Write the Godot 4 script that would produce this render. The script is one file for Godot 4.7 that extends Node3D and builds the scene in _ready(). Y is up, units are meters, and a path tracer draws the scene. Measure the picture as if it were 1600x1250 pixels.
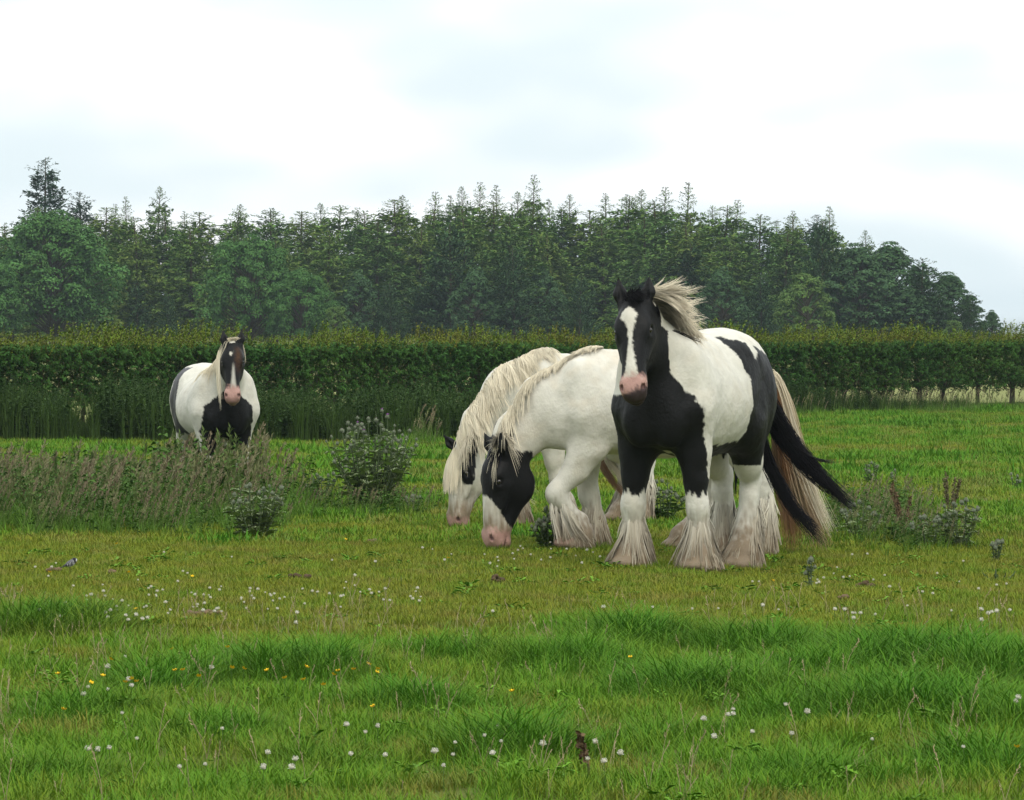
extends Node3D
# ---------------------------------------------------------------- helpers
var rng := RandomNumberGenerator.new()
var noise_a := FastNoiseLite.new()
var noise_b := FastNoiseLite.new()
var taken := {}
var mats := {}

func numbered(called: String) -> String:
	var n: int = taken.get(called, 0)
	taken[called] = n + 1
	return called if n == 0 else "%s_%03d" % [called, n]

func thing(called: String, label: String, category: String, at := Vector3.ZERO, turn := 0.0, group := "") -> Node3D:
	var o := Node3D.new()
	o.name = numbered(called)
	add_child(o)
	o.position = at
	o.rotation.y = turn
	tag(o, label, category, group)
	return o

func tag(o: Node, label: String, category := "", group := "", kind := "") -> void:
	if label: o.set_meta("label", label)
	if category: o.set_meta("category", category)
	if group: o.set_meta("group", group)
	if kind: o.set_meta("kind", kind)

func part(called: String, m: Mesh, mat: Material, parent: Node, at := Vector3.ZERO) -> MeshInstance3D:
	var o := MeshInstance3D.new()
	o.name = called if parent != self else numbered(called)
	o.mesh = m
	if mat: o.material_override = mat
	o.position = at
	parent.add_child(o, true)
	return o

func copies(called: String, m: Mesh, mat: Material, parent: Node, where: Array, cols: PackedColorArray) -> MultiMeshInstance3D:
	var mm := MultiMesh.new()
	mm.transform_format = MultiMesh.TRANSFORM_3D
	mm.use_colors = cols.size() > 0
	mm.mesh = m
	mm.instance_count = where.size()
	for i in where.size():
		mm.set_instance_transform(i, where[i])
		if cols.size(): mm.set_instance_color(i, cols[i])
	var o := MultiMeshInstance3D.new()
	o.name = called if parent != self else numbered(called)
	o.multimesh = mm
	o.material_override = mat
	parent.add_child(o, true)
	return o

func vmat(rough := 0.8, spec := 0.5, back := Color.BLACK) -> StandardMaterial3D:
	var m := StandardMaterial3D.new()
	m.vertex_color_use_as_albedo = true
	m.roughness = rough
	m.metallic_specular = spec
	m.cull_mode = BaseMaterial3D.CULL_DISABLED
	if back != Color.BLACK:
		m.backlight_enabled = true
		m.backlight = back
	return m

# a bag of triangles with colours and normals
class Bag:
	var v := PackedVector3Array()
	var n := PackedVector3Array()
	var c := PackedColorArray()
	var i := PackedInt32Array()
	func mesh() -> ArrayMesh:
		var a := []
		a.resize(Mesh.ARRAY_MAX)
		a[Mesh.ARRAY_VERTEX] = v
		a[Mesh.ARRAY_NORMAL] = n
		a[Mesh.ARRAY_COLOR] = c
		a[Mesh.ARRAY_INDEX] = i
		var m := ArrayMesh.new()
		m.add_surface_from_arrays(Mesh.PRIMITIVE_TRIANGLES, a)
		return m
	func tri(p0: Vector3, p1: Vector3, p2: Vector3, nn: Vector3, col: Color) -> void:
		var b := v.size()
		v.append(p0); v.append(p1); v.append(p2)
		n.append(nn); n.append(nn); n.append(nn)
		c.append(col); c.append(col); c.append(col)
		face(b, b + 1, b + 2)
	func face(x: int, y: int, z: int) -> void:
		i.append(x)
		if (v[y] - v[x]).cross(v[z] - v[x]).dot(n[x]) > 0.0:
			i.append(z); i.append(y)
		else:
			i.append(y); i.append(z)
	func quad(p0: Vector3, p1: Vector3, p2: Vector3, p3: Vector3, nn: Vector3, col: Color) -> void:
		var b := v.size()
		v.append(p0); v.append(p1); v.append(p2); v.append(p3)
		for k in 4:
			n.append(nn); c.append(col)
		face(b, b + 1, b + 2)
		face(b, b + 2, b + 3)
	# a leaf: pointed blade folded a little along its midrib
	func leaf(root: Vector3, dir: Vector3, up: Vector3, length: float, width: float, col: Color, droop := 0.0) -> void:
		var side := dir.cross(up).normalized()
		var mid := root + dir * length * 0.5 + up * length * 0.06
		var tip := root + dir * length - up * droop * length
		var b := v.size()
		v.append(root); v.append(mid + side * width * 0.5); v.append(tip); v.append(mid - side * width * 0.5)
		var nn := up
		n.append(nn); n.append((nn + side * 0.35).normalized()); n.append(nn); n.append((nn - side * 0.35).normalized())
		for k in 4: c.append(col)
		face(b, b + 1, b + 2)
		face(b, b + 2, b + 3)
	# a tapered tube through points
	func tube(pts: PackedVector3Array, r0: float, r1: float, sides: int, col0: Color, col1: Color, power := 1.0, lean := Vector3.ZERO) -> void:
		var b := v.size()
		var m := pts.size()
		var ref := Vector3.UP
		var d0 := (pts[m - 1] - pts[0]).normalized()
		if absf(d0.y) > 0.9: ref = Vector3.RIGHT
		for k in m:
			var d := (pts[mini(k + 1, m - 1)] - pts[maxi(k - 1, 0)]).normalized()
			var s := d.cross(ref).normalized()
			var u := s.cross(d)
			var t := float(k) / (m - 1)
			var r := lerpf(r0, r1, pow(t, power))
			var col := col0.lerp(col1, t)
			for j in sides:
				var a := TAU * j / sides
				var o := s * cos(a) + u * sin(a)
				v.append(pts[k] + o * r)
				n.append((o + lean).normalized())
				c.append(col)
		for k in m - 1:
			for j in sides:
				var j2 := (j + 1) % sides
				var p := b + k * sides + j
				var q := b + k * sides + j2
				i.append(p); i.append(q); i.append(q + sides)
				i.append(p); i.append(q + sides); i.append(p + sides)
	# a lump: deformed sphere
	func lump(at: Vector3, r: Vector3, rings: int, segs: int, col: Color, wob := 0.0, sd := 0) -> void:
		var b := v.size()
		var rn := RandomNumberGenerator.new()
		rn.seed = sd
		for a in rings + 1:
			var th := PI * a / rings
			for s in segs:
				var ph := TAU * s / segs
				var d := Vector3(sin(th) * cos(ph), cos(th), sin(th) * sin(ph))
				var w := 1.0 + rn.randf_range(-wob, wob)
				v.append(at + d * r * w)
				n.append((d / r).normalized())
				c.append(col)
		for a in rings:
			for s in segs:
				var s2 := (s + 1) % segs
				i.append(b + a * segs + s); i.append(b + (a + 1) * segs + s2); i.append(b + a * segs + s2)
				i.append(b + a * segs + s); i.append(b + (a + 1) * segs + s); i.append(b + (a + 1) * segs + s2)

# ---------------------------------------------------------------- blended solids: tapered, squashed capsules joined smoothly and meshed as surface nets
class Solid:
	var a := PackedVector3Array()      # start
	var ba := PackedVector3Array()     # start to end
	var inv := PackedFloat32Array()
	var r0 := PackedFloat32Array()
	var dr := PackedFloat32Array()
	var m: Array[Basis] = []
	var k := PackedFloat32Array()      # blend width; below zero the shape is cut away
	var box0 := Vector3(1e9, 1e9, 1e9)
	var box1 := Vector3(-1e9, -1e9, -1e9)
	var fr := Transform3D()            # frame for what is added next
	var sc := 1.0                      # and its size
	func cone(p: Vector3, q: Vector3, ra: float, rb: float, kk: float, s := 1.0, side := Vector3(0, 0, 1)) -> void:
		var P := fr * (p * sc)
		var Q := fr * (q * sc)
		ra *= sc
		rb *= sc
		var S := (fr.basis * side).normalized()
		var mm := Basis.IDENTITY
		var g := 1.0
		if s < 1.0:      # thin along side
			mm = Basis(Vector3(s, 0, 0) + S * S.x * (1 - s), Vector3(0, s, 0) + S * S.y * (1 - s), Vector3(0, 0, s) + S * S.z * (1 - s))
			g = s
		elif s > 1.0:    # wide along side
			var t := 1.0 / s
			mm = Basis(Vector3(1, 0, 0) - S * S.x * (1 - t), Vector3(0, 1, 0) - S * S.y * (1 - t), Vector3(0, 0, 1) - S * S.z * (1 - t))
		var e := Q - P
		a.append(P); ba.append(e)
		inv.append(1.0 / maxf(e.length_squared(), 1e-9)); r0.append(ra * g); dr.append((rb - ra) * g); m.append(mm); k.append(kk)
		if kk > 0:
			var R := maxf(ra, rb) * maxf(s, 1.0) + 0.03
			box0 = box0.min(P.min(Q) - Vector3.ONE * R)
			box1 = box1.max(P.max(Q) + Vector3.ONE * R)
	func egg(c: Vector3, r: Vector3, kk: float, turn := Basis.IDENTITY) -> void:
		r *= sc
		var rm := minf(r.x, minf(r.y, r.z))
		var B := fr.basis * turn
		var P := fr * (c * sc)
		# world -> own axes, scaled so that the surface lies at rm
		var mm := Basis(Vector3(rm / r.x, 0, 0), Vector3(0, rm / r.y, 0), Vector3(0, 0, rm / r.z)) * B.transposed()
		a.append(P); ba.append(Vector3.ZERO); inv.append(0.0); r0.append(rm); dr.append(0.0); m.append(mm); k.append(kk)
		if kk > 0:
			var R := maxf(r.x, maxf(r.y, r.z)) + 0.02
			box0 = box0.min(P - Vector3.ONE * R)
			box1 = box1.max(P + Vector3.ONE * R)
	func one(j: int, p: Vector3) -> float:
		var pa := p - a[j]
		var h := clampf(pa.dot(ba[j]) * inv[j], 0.0, 1.0)
		return (m[j] * (pa - ba[j] * h)).length() - r0[j] - dr[j] * h
	func field(p: Vector3, list: PackedInt32Array) -> float:
		var d := 1e3
		for j in list:
			var pa := p - a[j]
			var h := clampf(pa.dot(ba[j]) * inv[j], 0.0, 1.0)
			var e := (m[j] * (pa - ba[j] * h)).length() - r0[j] - dr[j] * h
			var kk := k[j]
			if kk > 0.0:
				h = maxf(kk - absf(d - e), 0.0)
				d = minf(d, e) - h * h / (4.0 * kk)
			else:
				h = maxf(-kk - absf(d + e), 0.0)
				d = maxf(d, -e) - h * h / (4.0 * kk)
		return d
	# returns a Bag without colours
	func net(cell: float) -> Bag:
		var out := Bag.new()
		var N := 6
		var bs := cell * N
		var dim := Vector3i(((box1 - box0) / bs).ceil()) + Vector3i.ONE
		var gx := dim.x * N + 2
		var gy := dim.y * N + 2
		var half := bs * 0.5
		var rad := half * 1.7321
		var verts := {}
		var ek := PackedInt64Array()
		var total := a.size()
		var val := PackedFloat32Array()
		val.resize((N + 1) * (N + 1) * (N + 1))
		var N1 := N + 1
		var offs := PackedInt32Array([0, 1, N1, N1 + 1, N1 * N1, N1 * N1 + 1, N1 * N1 + N1, N1 * N1 + N1 + 1])
		for bz in dim.z:
			for by in dim.y:
				for bx in dim.x:
					var c := box0 + Vector3(bx, by, bz) * bs + Vector3.ONE * half
					var list := PackedInt32Array()
					var near := 1e3
					for j in total:
						var e := one(j, c)
						if e < rad * 2.5 + 0.2:
							list.append(j)
							if k[j] > 0.0: near = minf(near, e)
					if near > rad + 0.13: continue
					if absf(field(c, list)) > rad + 0.03: continue
					var o := box0 + Vector3(bx, by, bz) * bs
					# eight sub-blocks; a field that changes by at most the distance cannot cross zero where it is large
					var live := 0
					for sb in 8:
						var x0 := (sb & 1) * 3
						var y0 := ((sb >> 1) & 1) * 3
						var z0 := (sb >> 2) * 3
						var f := field(o + (Vector3(x0, y0, z0) + Vector3(1.5, 1.5, 1.5)) * cell, list)
						if absf(f) <= rad * 0.62:
							live |= 1 << sb
							continue
						for z in 4:
							for y in 4:
								for x in 4: val[((z0 + z) * N1 + y0 + y) * N1 + x0 + x] = f
					if live == 0: continue
					var neg := 0
					for sb in 8:
						if not live & (1 << sb): continue
						var x0 := (sb & 1) * 3
						var y0 := ((sb >> 1) & 1) * 3
						var z0 := (sb >> 2) * 3
						for z in 4:
							for y in 4:
								for x in 4: val[((z0 + z) * N1 + y0 + y) * N1 + x0 + x] = field(o + Vector3(x0 + x, y0 + y, z0 + z) * cell, list)
					for f in val:
						if f < 0.0: neg += 1
					if neg == 0 or neg == val.size(): continue
					for z in N:
						for y in N:
							for x in N:
								var b := (z * N1 + y) * N1 + x
								var f0 := val[b]
								var f1 := val[b + 1]
								var f2 := val[b + N1]
								var f3 := val[b + N1 + 1]
								var f4 := val[b + offs[4]]
								var f5 := val[b + offs[5]]
								var f6 := val[b + offs[6]]
								var f7 := val[b + offs[7]]
								var s0 := f0 < 0.0
								if s0 == (f1 < 0.0) and s0 == (f2 < 0.0) and s0 == (f3 < 0.0) and s0 == (f4 < 0.0) and s0 == (f5 < 0.0) and s0 == (f6 < 0.0) and s0 == (f7 < 0.0): continue
								var g := Vector3(f1 + f3 + f5 + f7 - f0 - f2 - f4 - f6, f2 + f3 + f6 + f7 - f0 - f1 - f4 - f5, f4 + f5 + f6 + f7 - f0 - f1 - f2 - f3)
								var mean := (f0 + f1 + f2 + f3 + f4 + f5 + f6 + f7) * 0.125
								var gl := g.length()
								var nn := g / maxf(gl, 1e-9)
								# step from the middle of the cell on to the surface, kept inside the cell
								var st := clampf(mean / maxf(gl * 0.25 / cell, 1e-6), -cell * 0.8, cell * 0.8)
								var lim := Vector3.ONE * cell * 0.5
								var p := o + (Vector3(x, y, z) + Vector3(0.5, 0.5, 0.5)) * cell + (-nn * st).clamp(-lim, lim)
								var key: int = ((bz * N + z + 1) * gy + by * N + y + 1) * gx + bx * N + x + 1
								verts[key] = out.v.size()
								out.v.append(p)
								out.n.append(nn)
								if s0 != (f1 < 0.0): ek.append(key * 8 + 0 + (4 if s0 else 0))
								if s0 != (f2 < 0.0): ek.append(key * 8 + 1 + (4 if s0 else 0))
								if s0 != (f4 < 0.0): ek.append(key * 8 + 2 + (4 if s0 else 0))
		var sx := 1
		var sy := gx
		var sz := gx * gy
		for e in ek:
			var key := e >> 3
			var ax := e & 3
			var u := sy
			var w := sz
			if ax == 1:
				u = sz
				w = sx
			elif ax == 2:
				u = sx
				w = sy
			if not (verts.has(key - u) and verts.has(key - w) and verts.has(key - u - w)): continue
			var q0: int = verts[key]
			var q1: int = verts[key - u]
			var q2: int = verts[key - u - w]
			var q3: int = verts[key - w]
			if e & 4:
				out.i.append(q0); out.i.append(q2); out.i.append(q1); out.i.append(q0); out.i.append(q3); out.i.append(q2)
			else:
				out.i.append(q0); out.i.append(q1); out.i.append(q2); out.i.append(q0); out.i.append(q2); out.i.append(q3)
		return out
func _ready() -> void:
	# camera
	var cam := Camera3D.new()
	cam.name = "camera"
	add_child(cam)
	cam.position = Vector3(0, 1.5, 0)
	cam.rotation.x = -atan(111.0 / 6981.0)
	cam.near = 0.5
	cam.far = 4000
	cam.fov = rad_to_deg(2.0 * atan(625.0 / 6981.0))
	cam.current = true
	# sky, air and exposure
	var env := Environment.new()
	env.background_mode = Environment.BG_SKY
	env.tonemap_mode = Environment.TONE_MAPPER_LINEAR
	env.tonemap_exposure = 1.0
	env.sky = Sky.new()
	env.sky.sky_material = overcast()
	env.sdfgi_enabled = true
	env.ssao_enabled = true
	env.ssil_enabled = true
	env.fog_enabled = true
	env.fog_density = 0.0002
	env.fog_light_color = Color(0.86, 0.93, 0.98)
	var we := WorldEnvironment.new()
	we.name = "sky_and_air"
	we.environment = env
	add_child(we)
	# a veiled sun behind thin cloud, high over the camera's right shoulder
	var sun := DirectionalLight3D.new()
	sun.name = "sun"
	sun.light_energy = 0.4
	sun.light_angular_distance = 25
	sun.light_color = Color(1.0, 0.965, 0.91)
	sun.rotation_degrees = Vector3(-48, 22, 0)
	sun.shadow_enabled = true
	add_child(sun)

	setup()
	ground()
	wood()
	hedge()
	horses()
	weeds()
	turf()
	flowers()
	small_things()

func setup() -> void:
	rng.seed = 11
	noise_a.seed = 3
	noise_a.frequency = 1.0
	noise_a.fractal_octaves = 3
	noise_b.seed = 9
	noise_b.frequency = 1.0
	noise_b.fractal_octaves = 2
	mats.coat = vmat(0.5, 0.27)
	var fuzz := NoiseTexture2D.new()
	fuzz.noise = FastNoiseLite.new()
	fuzz.noise.seed = 5
	fuzz.noise.frequency = 0.045
	fuzz.seamless = true
	fuzz.as_normal_map = true
	fuzz.bump_strength = 5.0
	fuzz.width = 512
	fuzz.height = 512
	mats.coat.normal_enabled = true
	mats.coat.normal_texture = fuzz
	mats.coat.normal_scale = 0.35
	mats.coat.uv1_triplanar = true
	mats.coat.uv1_scale = Vector3(2.2, 1.3, 2.2)
	mats.hair = vmat(0.7, 0.17)
	mats.eye = vmat(0.08, 0.6)
	mats.earth = vmat(0.95, 0.2)
	mats.bark = vmat(0.9, 0.25)
	mats.leaf = vmat(0.65, 0.13, Color(0.30, 0.42, 0.12))
	mats.grass = vmat(0.6, 0.13, Color(0.36, 0.48, 0.14))
	mats.dry = vmat(0.75, 0.3, Color(0.25, 0.22, 0.15))
	mats.petal = vmat(0.7, 0.3, Color(0.3, 0.3, 0.28))

# an even cover of cloud, brighter overhead, with thin blue-grey streaks low down
func overcast() -> Material:
	var w := 2048
	var h := 1024
	var n := FastNoiseLite.new()
	n.seed = 21
	n.frequency = 1.0
	n.fractal_octaves = 4
	var data := PackedFloat32Array()
	data.resize(w * h * 3)
	var k := 0
	var half := h / 2
	for y in h:
		var el := (0.5 - (y + 0.5) / h) * PI
		var e := maxf(el, 0.0)
		var s := sin(e)
		var lum := 1.05 + 0.7 * s
		if y > half + 8:
			for x in w:
				data[k] = 0.10; data[k + 1] = 0.14; data[k + 2] = 0.05
				k += 3
			continue
		# clouds lie in a sheet: the lower, the more they are drawn out sideways
		var fy := e * 30.0 / (1.0 + e * 3.0)
		var rough := 1.0 / (1.0 + e * 2.0)
		for x in w:
			var az := (float(x) / w) * TAU
			var sa := sin(az)
			var ca := cos(az)
			var q := n.get_noise_3d(sa * 7.0 * rough + 40.0, fy + 5.3, ca * 7.0 * rough) + 0.35 * n.get_noise_3d(sa * 21.0 * rough, fy * 2.2, ca * 21.0 * rough)
			var c := clampf(0.30 + q * 1.15 + minf(e * 2.2, 0.22), 0.0, 1.0)
			c = c * c * (3.0 - 2.0 * c)
			var l := lum * (0.93 + 0.19 * c)
			data[k] = l * lerpf(0.84, 1.0, c)
			data[k + 1] = l * lerpf(0.955, 1.0, c)
			data[k + 2] = l * lerpf(0.995, 1.0, c)
			k += 3
	var im := Image.create_from_data(w, h, false, Image.FORMAT_RGBF, data.to_byte_array())
	var m := PanoramaSkyMaterial.new()
	m.panorama = ImageTexture.create_from_image(im)
	return m

# the point that lies at a place of the photograph (1600 x 1250) and a distance
func at(u: float, v: float, d: float) -> Vector3:
	return Vector3((u - 800.0) * d / 6981.0, 1.5 - (v - 514.0) * d / 6981.0, -d)

# the point of the ground seen at a place of the photograph
func on_ground(u: float, v: float) -> Vector3:
	var d := 10472.0 / (v - 514.0)
	var x := (u - 800.0) * d / 6981.0
	return Vector3(x, rise(x, -d), -d)
var hooves: Array[Vector3] = []
# ---------------------------------------------------------------- horses (own axes: x forward, y up, z to the horse's right)
const CREAM := Color(0.62, 0.595, 0.515)
const MANE := Color(0.70, 0.625, 0.47)
const BLACK := Color(0.010, 0.0095, 0.0105)
const PINK := Color(0.42, 0.25, 0.21)

func head_frame(poll: Vector3, nose: Vector3, front: Vector3) -> Transform3D:
	var x := nose.normalized()
	var y := (front - x * front.dot(x)).normalized()
	return Transform3D(Basis(x, y, x.cross(y)), poll)

func horse_solid(P: Dictionary) -> Solid:
	var s := Solid.new()
	var w: float = P.get("wide", 1.0)
	# trunk
	s.cone(Vector3(0.28, 1.07, 0), Vector3(-0.34, 1.06, 0), 0.355, 0.36, 0.1, 0.93 * w)
	s.egg(Vector3(-0.08, 0.99, 0), Vector3(0.52, 0.29, 0.335 * w), 0.1)
	s.cone(Vector3(0.38, 1.31, 0), Vector3(0.0, 1.28, 0), 0.165, 0.17, 0.14, 0.8)
	s.cone(Vector3(-0.38, 1.215, 0), Vector3(-0.64, 1.225, 0), 0.285, 0.28, 0.12, 1.0 * w)
	s.egg(Vector3(-0.78, 1.13, 0), Vector3(0.20, 0.24, 0.20), 0.12)
	s.egg(Vector3(0.50, 1.05, 0), Vector3(0.25, 0.29, 0.265 * w), 0.10)
	for z in [-1.0, 1.0]:
		s.egg(Vector3(0.44, 1.10, 0.19 * z * w), Vector3(0.17, 0.33, 0.135), 0.08, Basis(Vector3(0, 0, 1), -0.35))
		s.egg(Vector3(0.63, 0.93, 0.105 * z * w), Vector3(0.12, 0.17, 0.115), 0.06)
		s.egg(Vector3(-0.66, 1.08, 0.15 * z * w), Vector3(0.27, 0.33, 0.185), 0.08)
		s.egg(Vector3(-0.44, 1.30, 0.20 * z * w), Vector3(0.13, 0.09, 0.08), 0.12)
	# legs: right, then left
	for n in 2:
		var z := 1.0 if n == 0 else -1.0
		var f: Array = P.front[n]
		var e: Vector3 = f[0]
		var kn: Vector3 = f[1]
		var fe: Vector3 = f[2]
		var ho: Vector3 = f[3]
		s.cone(Vector3(0.50, 1.0, 0.19 * z * w), e, 0.15, 0.112, 0.07)
		s.cone(e, kn, 0.110, 0.062, 0.06, 0.86)
		s.egg(e + (kn - e) * 0.22 + Vector3(0.02, 0, 0.015 * z), Vector3(0.086, 0.17, 0.07), 0.06)
		s.egg(kn, Vector3(0.064, 0.085, 0.066), 0.05)
		lower_leg(s, kn, fe, ho, P, false)
		var h: Array = P.hind[n]
		var st: Vector3 = h[0]
		var hk: Vector3 = h[1]
		fe = h[2]
		ho = h[3]
		s.cone(Vector3(-0.64, 1.06, 0.15 * z * w), st, 0.22, 0.155, 0.07, 0.85)
		s.cone(Vector3(-0.80, 1.02, 0.13 * z * w), st.lerp(hk, 0.62) + Vector3(-0.02, 0.0, 0), 0.17, 0.095, 0.08, 0.85)
		s.cone(st, hk + Vector3(0, 0.05, 0), 0.145, 0.072, 0.07, 0.86)
		s.cone(hk + Vector3(-0.045, 0.055, 0), hk + Vector3(0.01, -0.06, 0), 0.058, 0.066, 0.05, 0.9)
		lower_leg(s, hk, fe, ho, P, true)
	# neck
	var nk: Array = P.neck
	for j in nk.size() - 1:
		s.cone(nk[j][0], nk[j + 1][0], nk[j][1], nk[j + 1][1], 0.12 if j == 0 else 0.05, nk[j][2], P.get("neck_side", Vector3(0, 0, 1)) if j > 0 else Vector3(0, 0, 1))
	# head
	s.fr = P.head
	s.sc = P.get("head_size", 1.0)
	s.cone(Vector3(0.02, -0.07, 0), Vector3(0.16, -0.05, 0), 0.105, 0.112, 0.06, 0.95)
	s.cone(Vector3(0.13, -0.005, 0), Vector3(0.44, -0.012, 0), 0.098, 0.066, 0.05)
	s.cone(Vector3(0.10, 0.02, 0), Vector3(0.42, 0.012, 0), 0.07, 0.047, 0.04, 1.12)
	for z in [-1.0, 1.0]:
		s.egg(Vector3(0.165, 0.028, 0.088 * z), Vector3(0.058, 0.042, 0.032), 0.04)
		s.egg(Vector3(0.185, -0.135, 0.055 * z), Vector3(0.135, 0.125, 0.052), 0.05)
		s.cone(Vector3(0.20, -0.04, 0.088 * z), Vector3(0.35, -0.025, 0.066 * z), 0.028, 0.014, 0.04)
	s.cone(Vector3(0.24, -0.165, 0), Vector3(0.50, -0.095, 0), 0.065, 0.044, 0.06, 0.85)
	s.egg(Vector3(0.515, -0.028, 0), Vector3(0.10, 0.078, 0.078), 0.05)
	s.egg(Vector3(0.585, -0.035, 0), Vector3(0.048, 0.062, 0.07), 0.04)
	s.egg(Vector3(0.575, -0.105, 0), Vector3(0.05, 0.038, 0.048), 0.03)
	for z in [-1.0, 1.0]:
		s.egg(Vector3(0.535, 0.012, 0.052 * z), Vector3(0.048, 0.036, 0.034), 0.03)
	# ears, a cup each
	for z in [-1.0, 1.0]:
		var et: Vector3 = P.get("ear", Vector3(-0.185, 0.03, 0.098)) * Vector3(1, 1, z)
		var eb := Vector3(0.0, 0.0, 0.068 * z)
		var em := eb.lerp(et, 0.45) + Vector3(0, 0.004, 0.008 * z)
		s.cone(eb, em, 0.03, 0.042, 0.03, 0.72, Vector3(0, 1, 0))
		s.cone(em, et, 0.042, 0.007, 0.012, 0.62, Vector3(0, 1, 0))
	for z in [-1.0, 1.0]:
		var et: Vector3 = P.get("ear", Vector3(-0.185, 0.03, 0.098)) * Vector3(1, 1, z)
		var eb := Vector3(0.0, 0.0, 0.068 * z)
		s.cone(eb.lerp(et, 0.22) + Vector3(0, 0.032, 0), eb.lerp(et, 0.78) + Vector3(0, 0.026, 0), 0.020, 0.010, -0.012)
		s.egg(Vector3(0.556, 0.026, 0.064 * z), Vector3(0.022, 0.017, 0.012), -0.012)
		s.egg(Vector3(0.182, 0.028, 0.118 * z), Vector3(0.026, 0.019, 0.02), -0.02)
	s.egg(Vector3(0.60, -0.078, 0), Vector3(0.05, 0.006, 0.09), -0.012)
	s.fr = Transform3D()
	s.sc = 1.0
	return s

func lower_leg(s: Solid, kn: Vector3, fe: Vector3, ho: Vector3, P: Dictionary, hind: bool) -> void:
	s.cone(kn, fe, 0.058 if not hind else 0.06, 0.052, 0.04, 0.9)
	s.cone(kn.lerp(fe, 0.2) + Vector3(-0.02, 0, 0), fe + Vector3(-0.035, -0.03, 0), 0.045, 0.075, 0.05)
	# the bell of long hair over the hoof, with the hoof's toe in front
	var bell: float = P.get("bell", 1.0)
	s.cone(fe + Vector3(-0.015, 0.06, 0), ho + Vector3(-0.005, 0.10, 0), 0.062, 0.105 * bell, 0.06)
	s.cone(ho + Vector3(-0.005, 0.075, 0), ho + Vector3(0.0, 0.02, 0), 0.105 * bell, 0.132 * bell, 0.04)
	s.egg(ho + Vector3(0.06, 0.035, 0), Vector3(0.12, 0.05, 0.10) * bell, 0.05)
	# flat on the ground
	s.cone(ho + Vector3(-0.3, -0.5, 0), ho + Vector3(0.4, -0.5, 0), 0.5, 0.5, -0.02)

func tint(c: Color, p: Vector3, amount := 0.06) -> Color:
	var k := 1.0 + amount * noise_b.get_noise_3dv(p * 9.0) + amount * 0.7 * noise_b.get_noise_3dv(p * 40.0)
	return Color(c.r * k, c.g * k, c.b * k)

# where the coat is black; q is the point in the head's axes
func soft(d: float, width := 0.008) -> float:
	return clampf(0.5 + d / width, 0.0, 1.0)

func bx(y: float, ys: Array, xs: Array) -> float:
	if y <= ys[0]: return xs[0]
	for j in ys.size() - 1:
		if y < ys[j + 1]: return lerpf(xs[j], xs[j + 1], (y - ys[j]) / (ys[j + 1] - ys[j]))
	return xs[-1]

func coat_base(p: Vector3, dirty: float) -> Color:
	# cream coat with faint rubbed-in dirt; lower legs stained by mud
	var c := CREAM
	var d := clampf(noise_a.get_noise_3dv(p * 2.2) * 1.6 + noise_b.get_noise_3dv(p * 7.0) * 0.7 + 0.05, 0.0, 1.0) * 0.42
	c = c.lerp(Color(0.52, 0.44, 0.32), d * dirty)
	var mud := clampf((0.39 - p.y) * 4.0 + noise_b.get_noise_3dv(p * Vector3(30, 5, 30)) * 0.5, 0.0, 1.0)
	return c.lerp(Color(0.185, 0.132, 0.078), mud * 0.92)

func muzzle(c: Color, q: Vector3, dark: float, start := 0.465) -> Color:
	if q.x < 0.36 or q.length() > 0.75: return c
	var pink := soft(q.x - start + noise_b.get_noise_3dv(q * 30.0) * 0.04, 0.05)
	if q.y < -0.115: pink *= 0.4
	c = c.lerp(PINK, pink)
	if q.x > 0.50: c = c.lerp(Color(0.05, 0.035, 0.035), dark * soft(q.x - 0.572 + q.y * -0.25 + q.z * -0.35 + noise_b.get_noise_3dv(q * 45.0) * 0.03, 0.02))
	for z in [-1.0, 1.0]:
		var e := (q - Vector3(0.556, 0.028, 0.067 * z)).length()
		c = c.lerp(Color(0.10, 0.05, 0.05), soft(0.017 - e, 0.014))
	return c

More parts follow.
